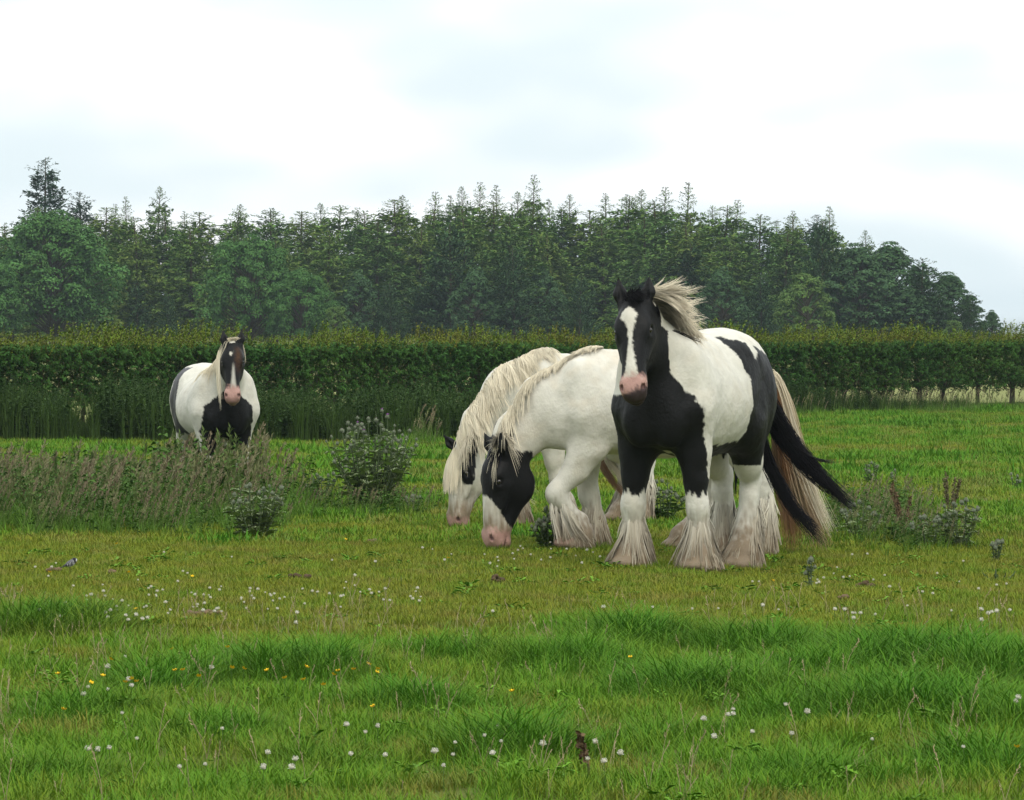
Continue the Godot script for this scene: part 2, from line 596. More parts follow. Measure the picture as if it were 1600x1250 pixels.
func coat_a(p: Vector3, q: Vector3) -> Color:
	var white := coat_base(p, 0.6)
	var wob := noise_b.get_noise_3dv(p * 14.0) * 0.016 + noise_b.get_noise_3dv(p * 60.0) * 0.008
	var dark := 0.0
	var in_head := q.x > -0.2 and q.x < 0.75 and absf(q.z) < 0.17 and q.y > -0.30 and q.y < 0.2
	var xb := bx(p.y, [0.5, 0.8, 1.0, 1.11, 1.26, 1.44, 1.6, 1.7], [0.42, 0.52, 0.60, 0.655, 0.745, 0.84, 0.88, 0.9])
	if in_head and q.x > -0.02 and q.y > (-0.13 if q.x < 0.08 else -0.30): dark = 1.0
	if in_head and q.x < 0.0 and absf(q.z) > 0.03 and q.y > -0.05: dark = 1.0
	if p.y > 0.56:
		var f := p.x - xb + wob
		if p.z > 0.0:
			f = maxf(f + 0.0, minf(1.09 - p.y, p.x - 0.30) + wob)
			if p.y > 1.09: f = minf(f, 0.14 - absf(p.z) + (p.x - xb) * 0.6 + wob) if p.y < 1.45 else f
		dark = maxf(dark, soft(f))
	elif p.x > 0.1:
		var kn := 0.475 + noise_b.get_noise_3dv(p * Vector3(28, 3, 28)) * 0.05
		dark = soft(p.y - kn) * (soft(p.x - (0.405 - (p.y - 0.56) * 0.1) + wob) if p.z < 0 else 1.0)
	# girth line under the belly
	dark = maxf(dark, soft(minf(minf(0.775 - (p.x + 0.1) * 0.05 - p.y, 0.40 - p.x), p.x + 0.62) + wob) if p.y > 0.62 and absf(p.z) < 0.3 else 0.0)
	# hindquarters
	var hq := minf(-0.265 + maxf(0.0, p.y - 1.2) * 0.35 + noise_b.get_noise_3dv(p * 5.0) * 0.03 - p.x, p.y - 0.69 - noise_b.get_noise_3dv(p * Vector3(16, 4, 16)) * 0.05)
	var top := 1.435 - (-0.27 - p.x) * 0.22
	var notch := Vector2(p.x + 0.43, (p.y - 1.39) * 0.5).length()
	hq = minf(hq, minf(top - p.y, notch - 0.045))
	dark = maxf(dark, soft(hq + wob))
	if in_head and q.x > 0.02:
		var wx := bx(q.x, [0.03, 0.06, 0.10, 0.15, 0.19, 0.25, 0.32, 0.42, 0.50, 0.6], [-0.02, 0.03, 0.056, 0.036, 0.018, 0.011, 0.017, 0.032, 0.050, 0.06])
		if q.y > -0.04 and q.y < 0.2:
			dark *= 1.0 - soft(wx - absf(q.z - 0.006 - (0.012 if q.x < 0.14 else 0.0)) + noise_b.get_noise_3dv(q * 40.0) * 0.008)
		if q.x > 0.47: dark *= 1.0 - soft(q.x - 0.505, 0.03) * soft(q.y + 0.09, 0.03)
	var c := white.lerp(BLACK, dark)
	if in_head: c = muzzle(c, q, 1.0, 0.485)
	return c

func coat_b(p: Vector3, q: Vector3) -> Color:
	var white := coat_base(p, 1.0)
	var wob := noise_b.get_noise_3dv(p * 14.0) * 0.014 + noise_b.get_noise_3dv(p * 60.0) * 0.008
	var dark := 0.0
	if q.length() < 0.8 and absf(q.z) < 0.2:
		var f := minf(q.x + 0.035 + maxf(0.0, q.y + 0.02) * 1.5, q.y + 0.26 - maxf(0.0, 0.05 - q.x) * 0.6)
		f = minf(f, 0.30 + (0.06 - q.y) * 1.05 - q.x)
		f = minf(f, 0.475 - q.x)
		dark = soft(f + wob)
		if q.x < 0.02 and q.x > -0.22 and absf(q.z) > 0.04 and q.y > -0.06: dark = 1.0
	# a small black spot on the back of the forearm
	dark = maxf(dark, soft(0.022 - (p - Vector3(0.36, 0.55, 0.27)).length()))
	var c := white.lerp(BLACK, dark)
	return muzzle(c, q, 0.0, 0.50) if q.length() < 0.8 else c

func coat_c(p: Vector3, q: Vector3) -> Color:
	var white := coat_base(p, 0.8)
	var dark := 0.0
	if q.length() < 0.8 and absf(q.z) < 0.2:
		if q.x < 0.01 and q.x > -0.2 and absf(q.z) > 0.045 and q.y > -0.06: dark = 1.0
		dark = maxf(dark, soft(minf(0.022 - absf(absf(q.z) - 0.105), minf(0.27 - q.x, q.x + 0.05))) * (1.0 if q.y > -0.05 else 0.0))
	return muzzle(white.lerp(BLACK, dark), q, 0.0, 0.545) if q.length() < 0.8 else white.lerp(BLACK, dark)

func coat_d(p: Vector3, q: Vector3) -> Color:
	var white := coat_base(p, 0.5)
	var wob := noise_b.get_noise_3dv(p * 10.0) * 0.02 + noise_b.get_noise_3dv(p * 60.0) * 0.008
	var dark := 0.0
	var brown := 0.0
	var in_head := q.x > -0.2 and q.x < 0.75 and absf(q.z) < 0.17 and q.y > -0.32 and q.y < 0.2
	if in_head and q.x > -0.02: dark = soft(q.y + 0.17)
	if q.x < 0.02 and in_head and absf(q.z) > 0.03 and q.y > -0.05: dark = 1.0
	# chest patch
	var f := minf(p.x - 0.42 - maxf(0.0, absf(p.z) - 0.16) * 0.8, 1.16 - p.y + (p.x - 0.6) * 0.5 - absf(p.z) * 0.5)
	f = minf(f, 0.27 - absf(p.z))
	if p.y < 0.72: f = minf(f, minf(p.y - 0.52, 0.25 - absf(p.z)))
	dark = maxf(dark, soft(f + wob))
	# band over the croup and flank
	var g := minf(-0.24 - (p.y - 1.0) * 0.25 - p.x, p.x + 0.66 + (p.y - 1.0) * 0.1)
	g = minf(g, minf(p.y - 0.74, 1.46 - p.y))
	var band := soft(g + wob)
	if in_head and q.x > 0.02 and q.y > -0.04:
		var star := (Vector2(q.x - 0.115, (q.z - 0.015) * 1.5)).length()
		dark *= 1.0 - soft(0.022 - star)
		var wx := bx(q.x, [0.18, 0.26, 0.34, 0.42, 0.50, 0.6], [-0.01, 0.010, 0.019, 0.028, 0.042, 0.05])
		dark *= 1.0 - soft(wx * 0.8 - absf(q.z + 0.012), 0.02) * 0.75
		brown = soft(0.026 - Vector2((q.x - 0.15) * 0.25, q.z + 0.062).length() + noise_b.get_noise_3dv(q * 30.0) * 0.02, 0.05) * 0.5
	var c := white.lerp(BLACK, dark)
	c = c.lerp(Color(0.12, 0.055, 0.02), brown * dark)
	c = c.lerp(Color(0.05, 0.047, 0.05), band)
	return muzzle(c, q, 0.15) if in_head else c

# ---------------------------------------------------------------- hair
func bez(p: Array, t: float) -> Vector3:
	var u := 1.0 - t
	return p[0] * (u * u * u) + p[1] * (3 * u * u * t) + p[2] * (3 * u * t * t) + p[3] * (t * t * t)

# strands that follow one guide curve, spreading as they go
func lock(b: Bag, g: Array, n: int, s0: float, s1: float, r: float, c0: Color, c1: Color, segs := 6, flat := Vector3.ONE, waver := 0.02, lean := Vector3.ZERO) -> void:
	for j in n:
		var o0 := ball() * s0 * flat
		var o1 := o0 / maxf(s0, 0.001) * s1 * 0.6 + ball() * s1 * 0.7 * flat
		var end := rng.randf_range(0.72, 1.0)
		var ph := rng.randf() * TAU
		var wv := ball() * waver
		var pts := PackedVector3Array()
		for k in segs + 1:
			var t := float(k) / segs
			pts.append(bez(g, t * end) + o0.lerp(o1, t) + wv * sin(ph + t * 6.0) * t)
		var v := rng.randf_range(0.86, 1.1)
		b.tube(pts, r * rng.randf_range(0.6, 1.2), r * 0.12, 3, Color(c0.r * v, c0.g * v, c0.b * v), Color(c1.r * v, c1.g * v, c1.b * v), 1.6, lean)

func ball() -> Vector3:
	var v := Vector3(rng.randf_range(-1, 1), rng.randf_range(-1, 1), rng.randf_range(-1, 1))
	return v if v.length() < 1.0 else v.normalized() * rng.randf()

# a strand that falls and lies on the body
func fall(b: Bag, s: Solid, list: PackedInt32Array, p: Vector3, d: Vector3, length: float, sag: float, wind: Vector3, r: float, c0: Color, c1: Color, segs := 7, lift := 0.012) -> void:
	var pts := PackedVector3Array([p])
	var lean := Vector3.ZERO
	var st := length / segs
	for k in segs:
		d = (d + (Vector3(0, -sag, 0) + wind) * st * 10.0 * 0.1).normalized()
		p += d * st
		var f := s.field(p, list)
		if f < lift:
			var e := 0.01
			var g := Vector3(s.field(p + Vector3(e, 0, 0), list), s.field(p + Vector3(0, e, 0), list), s.field(p + Vector3(0, 0, e), list)) - Vector3.ONE * f
			g = g.normalized()
			p += g * (lift - f)
			lean = g * 1.2
			d = (d - g * minf(0.0, d.dot(g))).normalized()
		pts.append(p)
	var v := rng.randf_range(0.86, 1.1)
	b.tube(pts, r * rng.randf_range(0.6, 1.2), r * 0.15, 3, Color(c0.r * v, c0.g * v, c0.b * v), Color(c1.r * v, c1.g * v, c1.b * v), 1.5, lean)

func feather(top: Vector3, fe: Vector3, ho: Vector3, n: int, reach: float, base: Color, P: Dictionary) -> Mesh:
	var b := Bag.new()
	var t := 0.0
	var an := 0.0
	var tone := 1.0
	var lift := 0.0
	var bend := Vector3.ZERO
	for j in n:
		if j % 7 == 0:      # a new clump
			t = pow(rng.randf(), 0.8)
			# more of it behind than in front
			an = rng.randfn(PI, 1.25)
			if t > 0.7 and rng.randf() < 0.7: an = rng.randf() * TAU
			tone = rng.randf_range(0.84, 1.1)
			lift = rng.randf_range(0.8, 1.1) if rng.randf() < 0.8 else rng.randf_range(1.1, 1.3)
			bend = ball() * 0.05
		t = clampf(t + rng.randf_range(-0.06, 0.06), 0.0, 1.0)
		an += rng.randf_range(-0.13, 0.13)
		var axis := top.lerp(fe, t * 1.1) if t < 0.9 else fe
		var o := Vector3(cos(an), 0, sin(an))
		var rr := 0.05 + 0.03 * t + (0.02 if cos(an) < -0.3 else 0.0)
		var p0 := axis + o * rr * Vector3(1, 1, 0.95)
		var out := reach * rng.randf_range(0.85, 1.08) * lift
		if cos(an) > 0.4: out *= 0.9
		var yy := maxf(ho.y + rng.randf_range(0.002, 0.06), p0.y - rng.randf_range(0.12, 0.36))
		var drop := clampf((p0.y - yy) / 0.3, 0.2, 1.0)
		var near_ground := clampf(1.0 - (yy - ho.y) / 0.25, 0.0, 1.0)
		var cx := Vector3(lerpf(axis.x, ho.x + (0.02 if not P.get("turned", false) else 0.0), near_ground), 0, lerpf(axis.z, ho.z, near_ground))
		if near_ground > 0.6 and cos(an) > 0.2: out += 0.045 * cos(an)
		var p3 := Vector3(cx.x, yy, cx.z) + o * lerpf(rr + 0.012, out, near_ground * drop * near_ground) + ball() * 0.012
		var mid := Vector3(axis.x, lerpf(p0.y, yy, 0.4), axis.z) + o * (rr + 0.012)
		p3 += bend * Vector3(1, 0.2, 1)
		var m2 := p3.lerp(mid, 0.35) + Vector3(0, 0.03, 0) - o * 0.012 + bend * 0.4
		var pts := PackedVector3Array()
		for k in 5: pts.append(bez([p0, mid, m2, p3], k / 4.0))
		var v := tone * rng.randf_range(0.94, 1.06)
		var c0 := coat_base(p0, 0.5).lerp(base, 0.3)
		var stain := clampf(rng.randfn(0.75, 0.2), 0.2, 1.0) * clampf((0.27 - (yy - ho.y)) * 5.0, 0.0, 1.0)
		var c1 := base.lerp(Color(0.165, 0.112, 0.062), stain)
		b.tube(pts, 0.0056 * rng.randf_range(0.7, 1.3), 0.0017, 3, Color(c0.r * v, c0.g * v, c0.b * v), Color(c1.r * v, c1.g * v, c1.b * v), 1.3, o * 1.5 + Vector3(0, 0.4, 0))
	return b.mesh()

func muscle(p: Vector3) -> float:
	return noise_a.get_noise_3dv(p * Vector3(3.0, 2.2, 3.0)) * 0.011 + noise_b.get_noise_3dv(p * Vector3(8.0, 6.0, 8.0)) * 0.0035 + noise_b.get_noise_3dv(p * 26.0) * 0.0010

func horse_body(o: Node3D, s: Solid, bag: Bag, coat: Callable, head: Transform3D, size := 1.0) -> void:
	var inv := head.affine_inverse()
	for j in bag.v.size():
		var p := bag.v[j]
		var q := inv * p / size
		bag.c.append(tint(coat.call(p, q), p, 0.09))
		# uneven flesh under the skin
		var near_head := clampf((q - Vector3(0.25, 0, 0)).length() * 3.0 - 0.7, 0.12, 1.0)
		var m0 := muscle(p)
		var e := 0.012
		var g := (Vector3(muscle(p + Vector3(e, 0, 0)), muscle(p + Vector3(0, e, 0)), muscle(p + Vector3(0, 0, e))) - Vector3.ONE * m0) / e * near_head
		var n := bag.n[j]
		bag.v[j] = p + n * m0 * near_head
		bag.n[j] = (n - (g - n * g.dot(n))).normalized()
	part("body", bag.mesh(), mats.coat, o)
	for z in [-1.0, 1.0]:
		var e := Bag.new()
		e.lump(head * (Vector3(0.182, 0.028, 0.098 * z) * size), Vector3.ONE * 0.021 * size, 10, 14, Color(0.012, 0.008, 0.006))
		part("eye", e.mesh(), mats.eye, o)

func horse_feathers(o: Node3D, P: Dictionary, n := 650) -> void:
	for k in 2:
		hooves.append(o.transform * P.front[k][3])
		hooves.append(o.transform * P.hind[k][3])
		part("feather", feather(P.front[k][1] + Vector3(0, -0.05, 0), P.front[k][2], P.front[k][3], n, 0.142, CREAM.lerp(MANE, 0.7), P), mats.hair, o)
		part("feather", feather(P.hind[k][1] + Vector3(0, -0.06, 0), P.hind[k][2], P.hind[k][3], n, 0.142, CREAM.lerp(MANE, 0.7), P), mats.hair, o)

# a lock of hair: strands that start together and fall together over the body
func tress(b: Bag, s: Solid, list: PackedInt32Array, root: Vector3, d: Vector3, n: int, spread: float, length: float, sag: float, wind: Vector3, r: float, c0: Color, c1: Color, segs := 7, lift := 0.012) -> void:
	var v := rng.randf_range(0.86, 1.1)
	var bow := ball() * 0.8
	for j in n:
		fall(b, s, list, root + ball() * spread, (d + ball() * 0.12).normalized(), length * rng.randf_range(0.75, 1.1), sag, wind + bow, r, c0 * v, c1 * v, segs, lift * rng.randf_range(0.6, 1.5))
func place(o: Node3D, forward: Vector3, at: Vector3, foot_x: float, size: float) -> void:
	# stands the horse so that the middle between its front hooves (at local foot_x) is over the point at
	var f := forward.normalized()
	var z := f.cross(Vector3.UP)
	var b := Basis(f, Vector3.UP, z).scaled(Vector3.ONE * size)
	o.transform = Transform3D(b, at - b.x * foot_x)

var pose := {}

func horses() -> void:
	# poses
	var neck_up := [[Vector3(0.44, 1.14, 0), 0.265, 0.68], [Vector3(0.64, 1.36, 0.005), 0.195, 0.62], [Vector3(0.80, 1.53, 0.02), 0.145, 0.72], [Vector3(0.885, 1.60, 0.035), 0.115, 0.85]]
	pose.a = {
		"front": [[Vector3(0.45, 0.76, 0.18), Vector3(0.47, 0.40, 0.21), Vector3(0.45, 0.14, 0.225), Vector3(0.46, 0, 0.225)], [Vector3(0.44, 0.76, -0.18), Vector3(0.45, 0.385, -0.21), Vector3(0.43, 0.13, -0.22), Vector3(0.44, -0.01, -0.22)]],
		"hind": [[Vector3(-0.52, 0.88, 0.17), Vector3(-0.90, 0.50, 0.10), Vector3(-0.87, 0.12, 0.075), Vector3(-0.85, -0.03, 0.075)], [Vector3(-0.46, 0.88, -0.19), Vector3(-0.72, 0.48, -0.155), Vector3(-0.63, 0.09, -0.14), Vector3(-0.61, -0.055, -0.14)]],
		"neck": neck_up,
		"wide": 0.94,
		"head": head_frame(Vector3(0.90, 1.64, 0.04), Vector3(0.25, -0.58, -0.085), Vector3(0.9, 0.43, -0.13)),
	}
	pose.b = {
		"front": [[Vector3(0.40, 0.74, 0.18), Vector3(0.37, 0.40, 0.19), Vector3(0.33, 0.13, 0.19), Vector3(0.34, 0.0, 0.19)], [Vector3(0.46, 0.76, -0.19), Vector3(0.72, 0.42, -0.20), Vector3(0.55, 0.16, -0.19), Vector3(0.55, 0.02, -0.19)]],
		"hind": [[Vector3(-0.46, 0.88, 0.18), Vector3(-0.62, 0.50, 0.16), Vector3(-0.42, 0.13, 0.15), Vector3(-0.36, -0.02, 0.15)], [Vector3(-0.50, 0.88, -0.18), Vector3(-0.90, 0.50, -0.15), Vector3(-0.88, 0.12, -0.14), Vector3(-0.87, -0.05, -0.14)]],
		"neck": [[Vector3(0.42, 1.12, 0), 0.30, 0.66], [Vector3(0.72, 1.06, -0.01), 0.25, 0.6], [Vector3(0.97, 0.85, -0.04), 0.175, 0.62], [Vector3(1.08, 0.67, -0.07), 0.135, 0.8]],
		"head": head_frame(Vector3(1.13, 0.715, -0.09), Vector3(0.06, -0.60, -0.02), Vector3(0.95, 0.05, -0.22)),
		"head_size": 1.12,
		"ear": Vector3(-0.14, 0.06, 0.125),
	}
	pose.c = {
		"front": [[Vector3(0.44, 0.76, 0.18), Vector3(0.47, 0.40, 0.2), Vector3(0.45, 0.14, 0.2), Vector3(0.46, 0, 0.2)], [Vector3(0.42, 0.76, -0.18), Vector3(0.36, 0.40, -0.2), Vector3(0.27, 0.15, -0.2), Vector3(0.27, 0.01, -0.2)]],
		"hind": [[Vector3(-0.48, 0.88, 0.18), Vector3(-0.82, 0.50, 0.16), Vector3(-0.78, 0.12, 0.15), Vector3(-0.76, 0.0, 0.15)], [Vector3(-0.50, 0.88, -0.18), Vector3(-0.76, 0.50, -0.15), Vector3(-0.68, 0.12, -0.14), Vector3(-0.67, 0.0, -0.14)]],
		"neck": [[Vector3(0.42, 1.14, 0), 0.30, 0.66], [Vector3(0.74, 1.12, 0.02), 0.25, 0.58], [Vector3(1.04, 0.86, 0.06), 0.18, 0.60], [Vector3(1.17, 0.66, 0.07), 0.13, 0.8]],
		"head": head_frame(Vector3(1.21, 0.665, 0.08), Vector3(0.08, -0.62, 0.02), Vector3(0.95, 0.1, 0.02)),
		"head_size": 1.06,
		"ear": Vector3(-0.11, 0.075, 0.175),
	}
	pose.d = {
		"front": [[Vector3(0.45, 0.74, 0.17), Vector3(0.46, 0.40, 0.19), Vector3(0.44, 0.14, 0.19), Vector3(0.45, 0, 0.19)], [Vector3(0.45, 0.74, -0.17), Vector3(0.46, 0.40, -0.19), Vector3(0.44, 0.14, -0.19), Vector3(0.45, 0.0, -0.19)]],
		"hind": [[Vector3(-0.48, 0.86, 0.20), Vector3(-0.82, 0.50, 0.19), Vector3(-0.78, 0.12, 0.19), Vector3(-0.76, 0.0, 0.19)], [Vector3(-0.50, 0.86, -0.18), Vector3(-0.80, 0.50, -0.15), Vector3(-0.76, 0.12, -0.14), Vector3(-0.75, 0.0, -0.14)]],
		"neck": [[Vector3(0.44, 1.14, 0), 0.28, 0.74], [Vector3(0.64, 1.36, -0.005), 0.21, 0.72], [Vector3(0.80, 1.56, -0.01), 0.155, 0.76], [Vector3(0.89, 1.64, -0.01), 0.115, 0.85]],
		"head": head_frame(Vector3(0.91, 1.685, 0.0), Vector3(0.24, -0.60, 0.05), Vector3(0.9, 0.4, 0.22)),
		"wide": 1.12,
	}
	var keys := ["a", "b", "c", "d"]
	var solids := {}
	for k in keys: solids[k] = horse_solid(pose[k])
	var nets := [null, null, null, null]
	var cells := [0.0115, 0.013, 0.014, 0.014]
	var task := WorkerThreadPool.add_group_task(func(j): nets[j] = solids[keys[j]].net(cells[j]), 4, 4, true)
	WorkerThreadPool.wait_for_group_task_completion(task)

	# the black and white horse in front
	var o := thing("horse", "black and white horse standing in front, white blaze, black tail blown sideways", "horse")
	place(o, Vector3(-0.375, 0, 0.927), Vector3(0.963, 0, -28.0), 0.45, 1.0)
	horse_body(o, solids.a, nets[0], coat_a, pose.a.head)
	horse_feathers(o, pose.a, 2800)
	hair_a(o, solids.a)

	o = thing("horse", "white horse grazing with black face and cheek, beside the black and white horse", "horse")
	place(o, Vector3(-0.975, 0, 0.22), Vector3(0.50, 0, -30.45), 0.445, 0.91)
	horse_body(o, solids.b, nets[1], coat_b, pose.b.head, 1.12)
	horse_feathers(o, pose.b, 2000)
	hair_b(o, solids.b)

	o = thing("horse", "white horse grazing behind the others, long cream forelock hiding its white face", "horse")
	place(o, Vector3(-0.72, 0, 0.69), Vector3(0.20, 0, -34.0), 0.4, 0.885)
	horse_body(o, solids.c, nets[2], coat_c, pose.c.head, 1.06)
	horse_feathers(o, pose.c, 900)
	hair_c(o, solids.c)

	o = thing("horse", "small black and white pony facing forward alone behind the tall dry grass", "horse")
	place(o, Vector3(0.26, 0, 0.966), Vector3(-2.45, 0, -38.0), 0.45, 0.80)
	horse_body(o, solids.d, nets[3], coat_d, pose.d.head)
	horse_feathers(o, pose.d, 300)
	hair_d(o, solids.d)

func own(o: Node3D, u: float, v: float, d: float) -> Vector3:
	return o.transform.affine_inverse() * at(u, v, d)

func along(pts: Array, t: float) -> Vector3:
	var k := minf(t, 0.9999) * (pts.size() - 1)
	var j := int(k)
	return pts[j].lerp(pts[j + 1], k - j)

func everything(s: Solid, box_from: Vector3, box_to: Vector3) -> PackedInt32Array:
	# the pieces of a body near a box
	var out := PackedInt32Array()
	var c := (box_from + box_to) * 0.5
	var r := (box_to - box_from).length() * 0.5
	for j in s.a.size():
		if s.k[j] > 0.0 and s.one(j, c) < r: out.append(j)
	return out

func hair_a(o: Node3D, s: Solid) -> void:
	var crest := [Vector3(0.845, 1.70, 0.035), Vector3(0.78, 1.695, 0.025), Vector3(0.68, 1.64, 0.015), Vector3(0.54, 1.545, 0), Vector3(0.40, 1.485, 0)]
	var wind: Vector3 = (o.transform.basis.inverse() * Vector3(1, 0.06, -0.1)).normalized()
	var list := everything(s, Vector3(0.3, 1.1, -0.2), Vector3(0.95, 1.8, 0.2))
	var b := Bag.new()
	for j in 105:
		var t := rng.randf()
		var root := along(crest, t) + ball() * 0.012 - Vector3(0, 0.02, 0)
		var l := lerpf(0.37, 0.22, t) * rng.randf_range(0.6, 1.2)
		var up := Vector3(-0.35, 1.0, 0).normalized()
		var rise := lerpf(0.05, 0.02, t) * rng.randf_range(0.2, 1.3)
		var w := (wind + ball() * 0.22).normalized()
		lock(b, [root, root + up * rise + w * l * 0.22, root + up * rise * 1.1 + w * l * 0.62, root + w * l + Vector3(0, rng.randf_range(-0.18, 0.09) * (0.6 + t), 0)], 12, 0.018, 0.030, 0.0032, MANE * 1.22, MANE * 1.3, 7, Vector3.ONE, 0.02, Vector3(0, 1.0, 0.3))
	for j in 90:
		var root := along(crest, rng.randf()) - Vector3(0, 0.015, 0)
		tress(b, s, list, root, Vector3(-0.1, 0.3, -0.8).normalized(), 9, 0.014, rng.randf_range(0.12, 0.28), 5.0, wind * rng.randf_range(1.0, 3.2), 0.0036, MANE * 1.05, MANE * 1.1, 6)
	# wisps thrown up over the poll
	for j in 26:
		var root := along(crest, rng.randf_range(0.0, 0.3))
		var w := (wind + ball() * 0.2).normalized()
		var l := rng.randf_range(0.16, 0.30)
		lock(b, [root, root + w * l * 0.3 + Vector3(0, 0.035, 0), root + w * l * 0.7 + Vector3(0, 0.05, 0), root + w * l + Vector3(0, rng.randf_range(0.0, 0.11), 0)], 9, 0.012, 0.012, 0.003, MANE * 1.08, MANE * 1.1, 7, Vector3.ONE, 0.015, Vector3(0, 0.8, 0))
	part("mane", b.mesh(), mats.hair, o)
	b = Bag.new()
	# black forelock between the ears, swept over by the wind
	for j in 300:
		var root: Vector3 = pose.a.head * (Vector3(-0.005, 0.01, -0.01) + ball() * Vector3(0.03, 0.03, 0.035))
		fall(b, s, list, root, (Vector3(0.55, 0.75, 0) + ball() * 0.3).normalized(), rng.randf_range(0.06, 0.13), 14.0, wind * 7.0, 0.0035, BLACK * 1.2, BLACK * 1.4, 7, 0.006)
	# dark strands in the mane
	for g in [[1026, 478, 1034, 486, 1028, 505, 1026, 520], [1052, 516, 1070, 522, 1088, 533, 1104, 536]]:
		lock(b, [own(o, g[0], g[1], 27.62), own(o, g[2], g[3], 27.6), own(o, g[4], g[5], 27.68), own(o, g[6], g[7], 27.75)], 8, 0.008, 0.010, 0.0024, BLACK * 1.5, BLACK * 2.0)
	part("forelock", b.mesh(), mats.hair, o)
	b = Bag.new()
	var dock := Vector3(-0.96, 1.30, 0)
	lock(b, [dock, own(o, 1190, 590, 29.5), own(o, 1205, 690, 29.5), own(o, 1338, 796, 29.4)], 900, 0.07, 0.045, 0.0042, BLACK, BLACK * 1.6, 10, Vector3.ONE, 0.05)
	lock(b, [dock, own(o, 1192, 600, 29.5), own(o, 1215, 700, 29.5), own(o, 1300, 765, 29.4)], 750, 0.08, 0.065, 0.0042, BLACK, BLACK * 1.6, 10, Vector3.ONE, 0.05)
	lock(b, [own(o, 1215, 670, 29.45), own(o, 1245, 705, 29.4), own(o, 1270, 728, 29.4), own(o, 1320, 719, 29.4)], 26, 0.02, 0.012, 0.004, BLACK, BLACK * 2.5, 8)
	lock(b, [dock, own(o, 1180, 650, 29.5), own(o, 1190, 760, 29.45), own(o, 1290, 852, 29.3)], 420, 0.05, 0.04, 0.004, BLACK, BLACK * 1.8, 10, Vector3.ONE, 0.05)
	lock(b, [own(o, 1225, 780, 29.4), own(o, 1250, 800, 29.4), own(o, 1268, 815, 29.4), own(o, 1282, 830, 29.4)], 30, 0.01, 0.03, 0.004, BLACK, BLACK * 2.5, 6)
	lock(b, [dock, own(o, 1152, 650, 29.45), own(o, 1150, 720, 29.4), own(o, 1149, 780, 29.3)], 60, 0.03, 0.01, 0.006, BLACK, BLACK, 7)
	part("tail", b.mesh(), mats.hair, o)

func hair_b(o: Node3D, s: Solid) -> void:
	var crest := [Vector3(0.30, 1.48, 0), Vector3(0.50, 1.45, 0), Vector3(0.74, 1.33, -0.01), Vector3(0.95, 1.14, -0.03), Vector3(1.06, 0.96, -0.06), Vector3(1.10, 0.85, -0.08), Vector3(1.105, 0.80, -0.085)]
	var list := everything(s, Vector3(0.3, 0.5, -0.2), Vector3(1.2, 1.5, 0.15))
	var wind: Vector3 = o.transform.basis.inverse() * Vector3(1, 0.0, 0.0)
	var b := Bag.new()
	for j in 330:
		var t := rng.randf()
		var root := along(crest, t)
		var ahead := (along(crest, minf(t + 0.05, 1.0)) - along(crest, maxf(t - 0.05, 0.0))).normalized()
		var l := lerpf(0.13, 0.20, t) * rng.randf_range(0.7, 1.25)
		if t > 0.85: l *= 0.4
		if rng.randf() < 0.08 and t > 0.4 and t < 0.86: l *= 1.6
		tress(b, s, list, root, (Vector3(0, 0.1, -0.8) + ahead * rng.randf_range(0.3, 1.2) + ball() * 0.25).normalized(), 9, 0.016, l, 4.0, wind * rng.randf_range(0.0, 0.8), 0.0034, MANE * 0.95, MANE * 1.06, 6)
	# loose tufts over the withers
	for j in 16:
		var root := along(crest, rng.randf_range(0.0, 0.22)) + Vector3(0, -0.01, 0)
		lock(b, [root, root + wind * 0.05 + Vector3(0, 0.02, 0), root + wind * 0.10 + Vector3(0, 0.03, 0), root + wind * rng.randf_range(0.12, 0.2) + Vector3(0, rng.randf_range(-0.02, 0.05), 0)], 10, 0.008, 0.012, 0.0035, MANE * 1.1, MANE * 1.2, 5)
	# long hair from behind the jaw
	for j in 11:
		var u := rng.randf_range(806, 824)
		var y0 := rng.randf_range(700, 740)
		lock(b, [own(o, u, y0, 30.3), own(o, u + 5, y0 + 33, 30.28), own(o, u + 2 + rng.randf() * 12, y0 + rng.randf_range(45, 62), 30.28), own(o, u + rng.randf_range(3, 34), y0 + rng.randf_range(50, 84), 30.28)], 4, 0.01, 0.014, 0.0024, MANE, MANE * 1.1, 6)
	part("mane", b.mesh(), mats.hair, o)
	b = Bag.new()
	for j in 120:
		var root: Vector3 = pose.b.head * (Vector3(-0.01, 0.01, -0.03) + ball() * 0.035)
		fall(b, s, list, root, (pose.b.head.basis * Vector3(0.8, 0.5, -0.5) + ball() * 0.3).normalized(), rng.randf_range(0.12, 0.36) if j < 6 else rng.randf_range(0.06, 0.14), 6.0, Vector3.ZERO, 0.0035, MANE if j < 6 else BLACK * 1.4, MANE if j < 6 else BLACK * 1.6, 7)
	part("forelock", b.mesh(), mats.hair, o)
	b = Bag.new()
	var dock := Vector3(-0.96, 1.27, 0)
	var br := Color(0.22, 0.115, 0.055)
	lock(b, [dock, own(o, 1212, 570, 30.8), own(o, 1222, 680, 30.8), own(o, 1240, 862, 30.8)], 1000, 0.055, 0.11, 0.0046, MANE, br * 1.3, 10, Vector3.ONE, 0.05)
	lock(b, [dock, own(o, 1216, 570, 30.75), own(o, 1225, 680, 30.75), own(o, 1285, 855, 30.7)], 1000, 0.055, 0.11, 0.0046, MANE, Color(0.33, 0.225, 0.13), 10, Vector3.ONE, 0.05)
	lock(b, [dock, own(o, 1219, 560, 30.75), own(o, 1226, 690, 30.7), own(o, 1300, 835, 30.65)], 320, 0.04, 0.07, 0.004, MANE * 1.05, MANE * 0.95, 9)
	lock(b, [dock, own(o, 1219, 580, 30.7), own(o, 1215, 660, 30.7), own(o, 1235, 760, 30.65)], 260, 0.03, 0.06, 0.0045, br * 0.6, br * 0.8, 8)
	part("tail", b.mesh(), mats.hair, o)

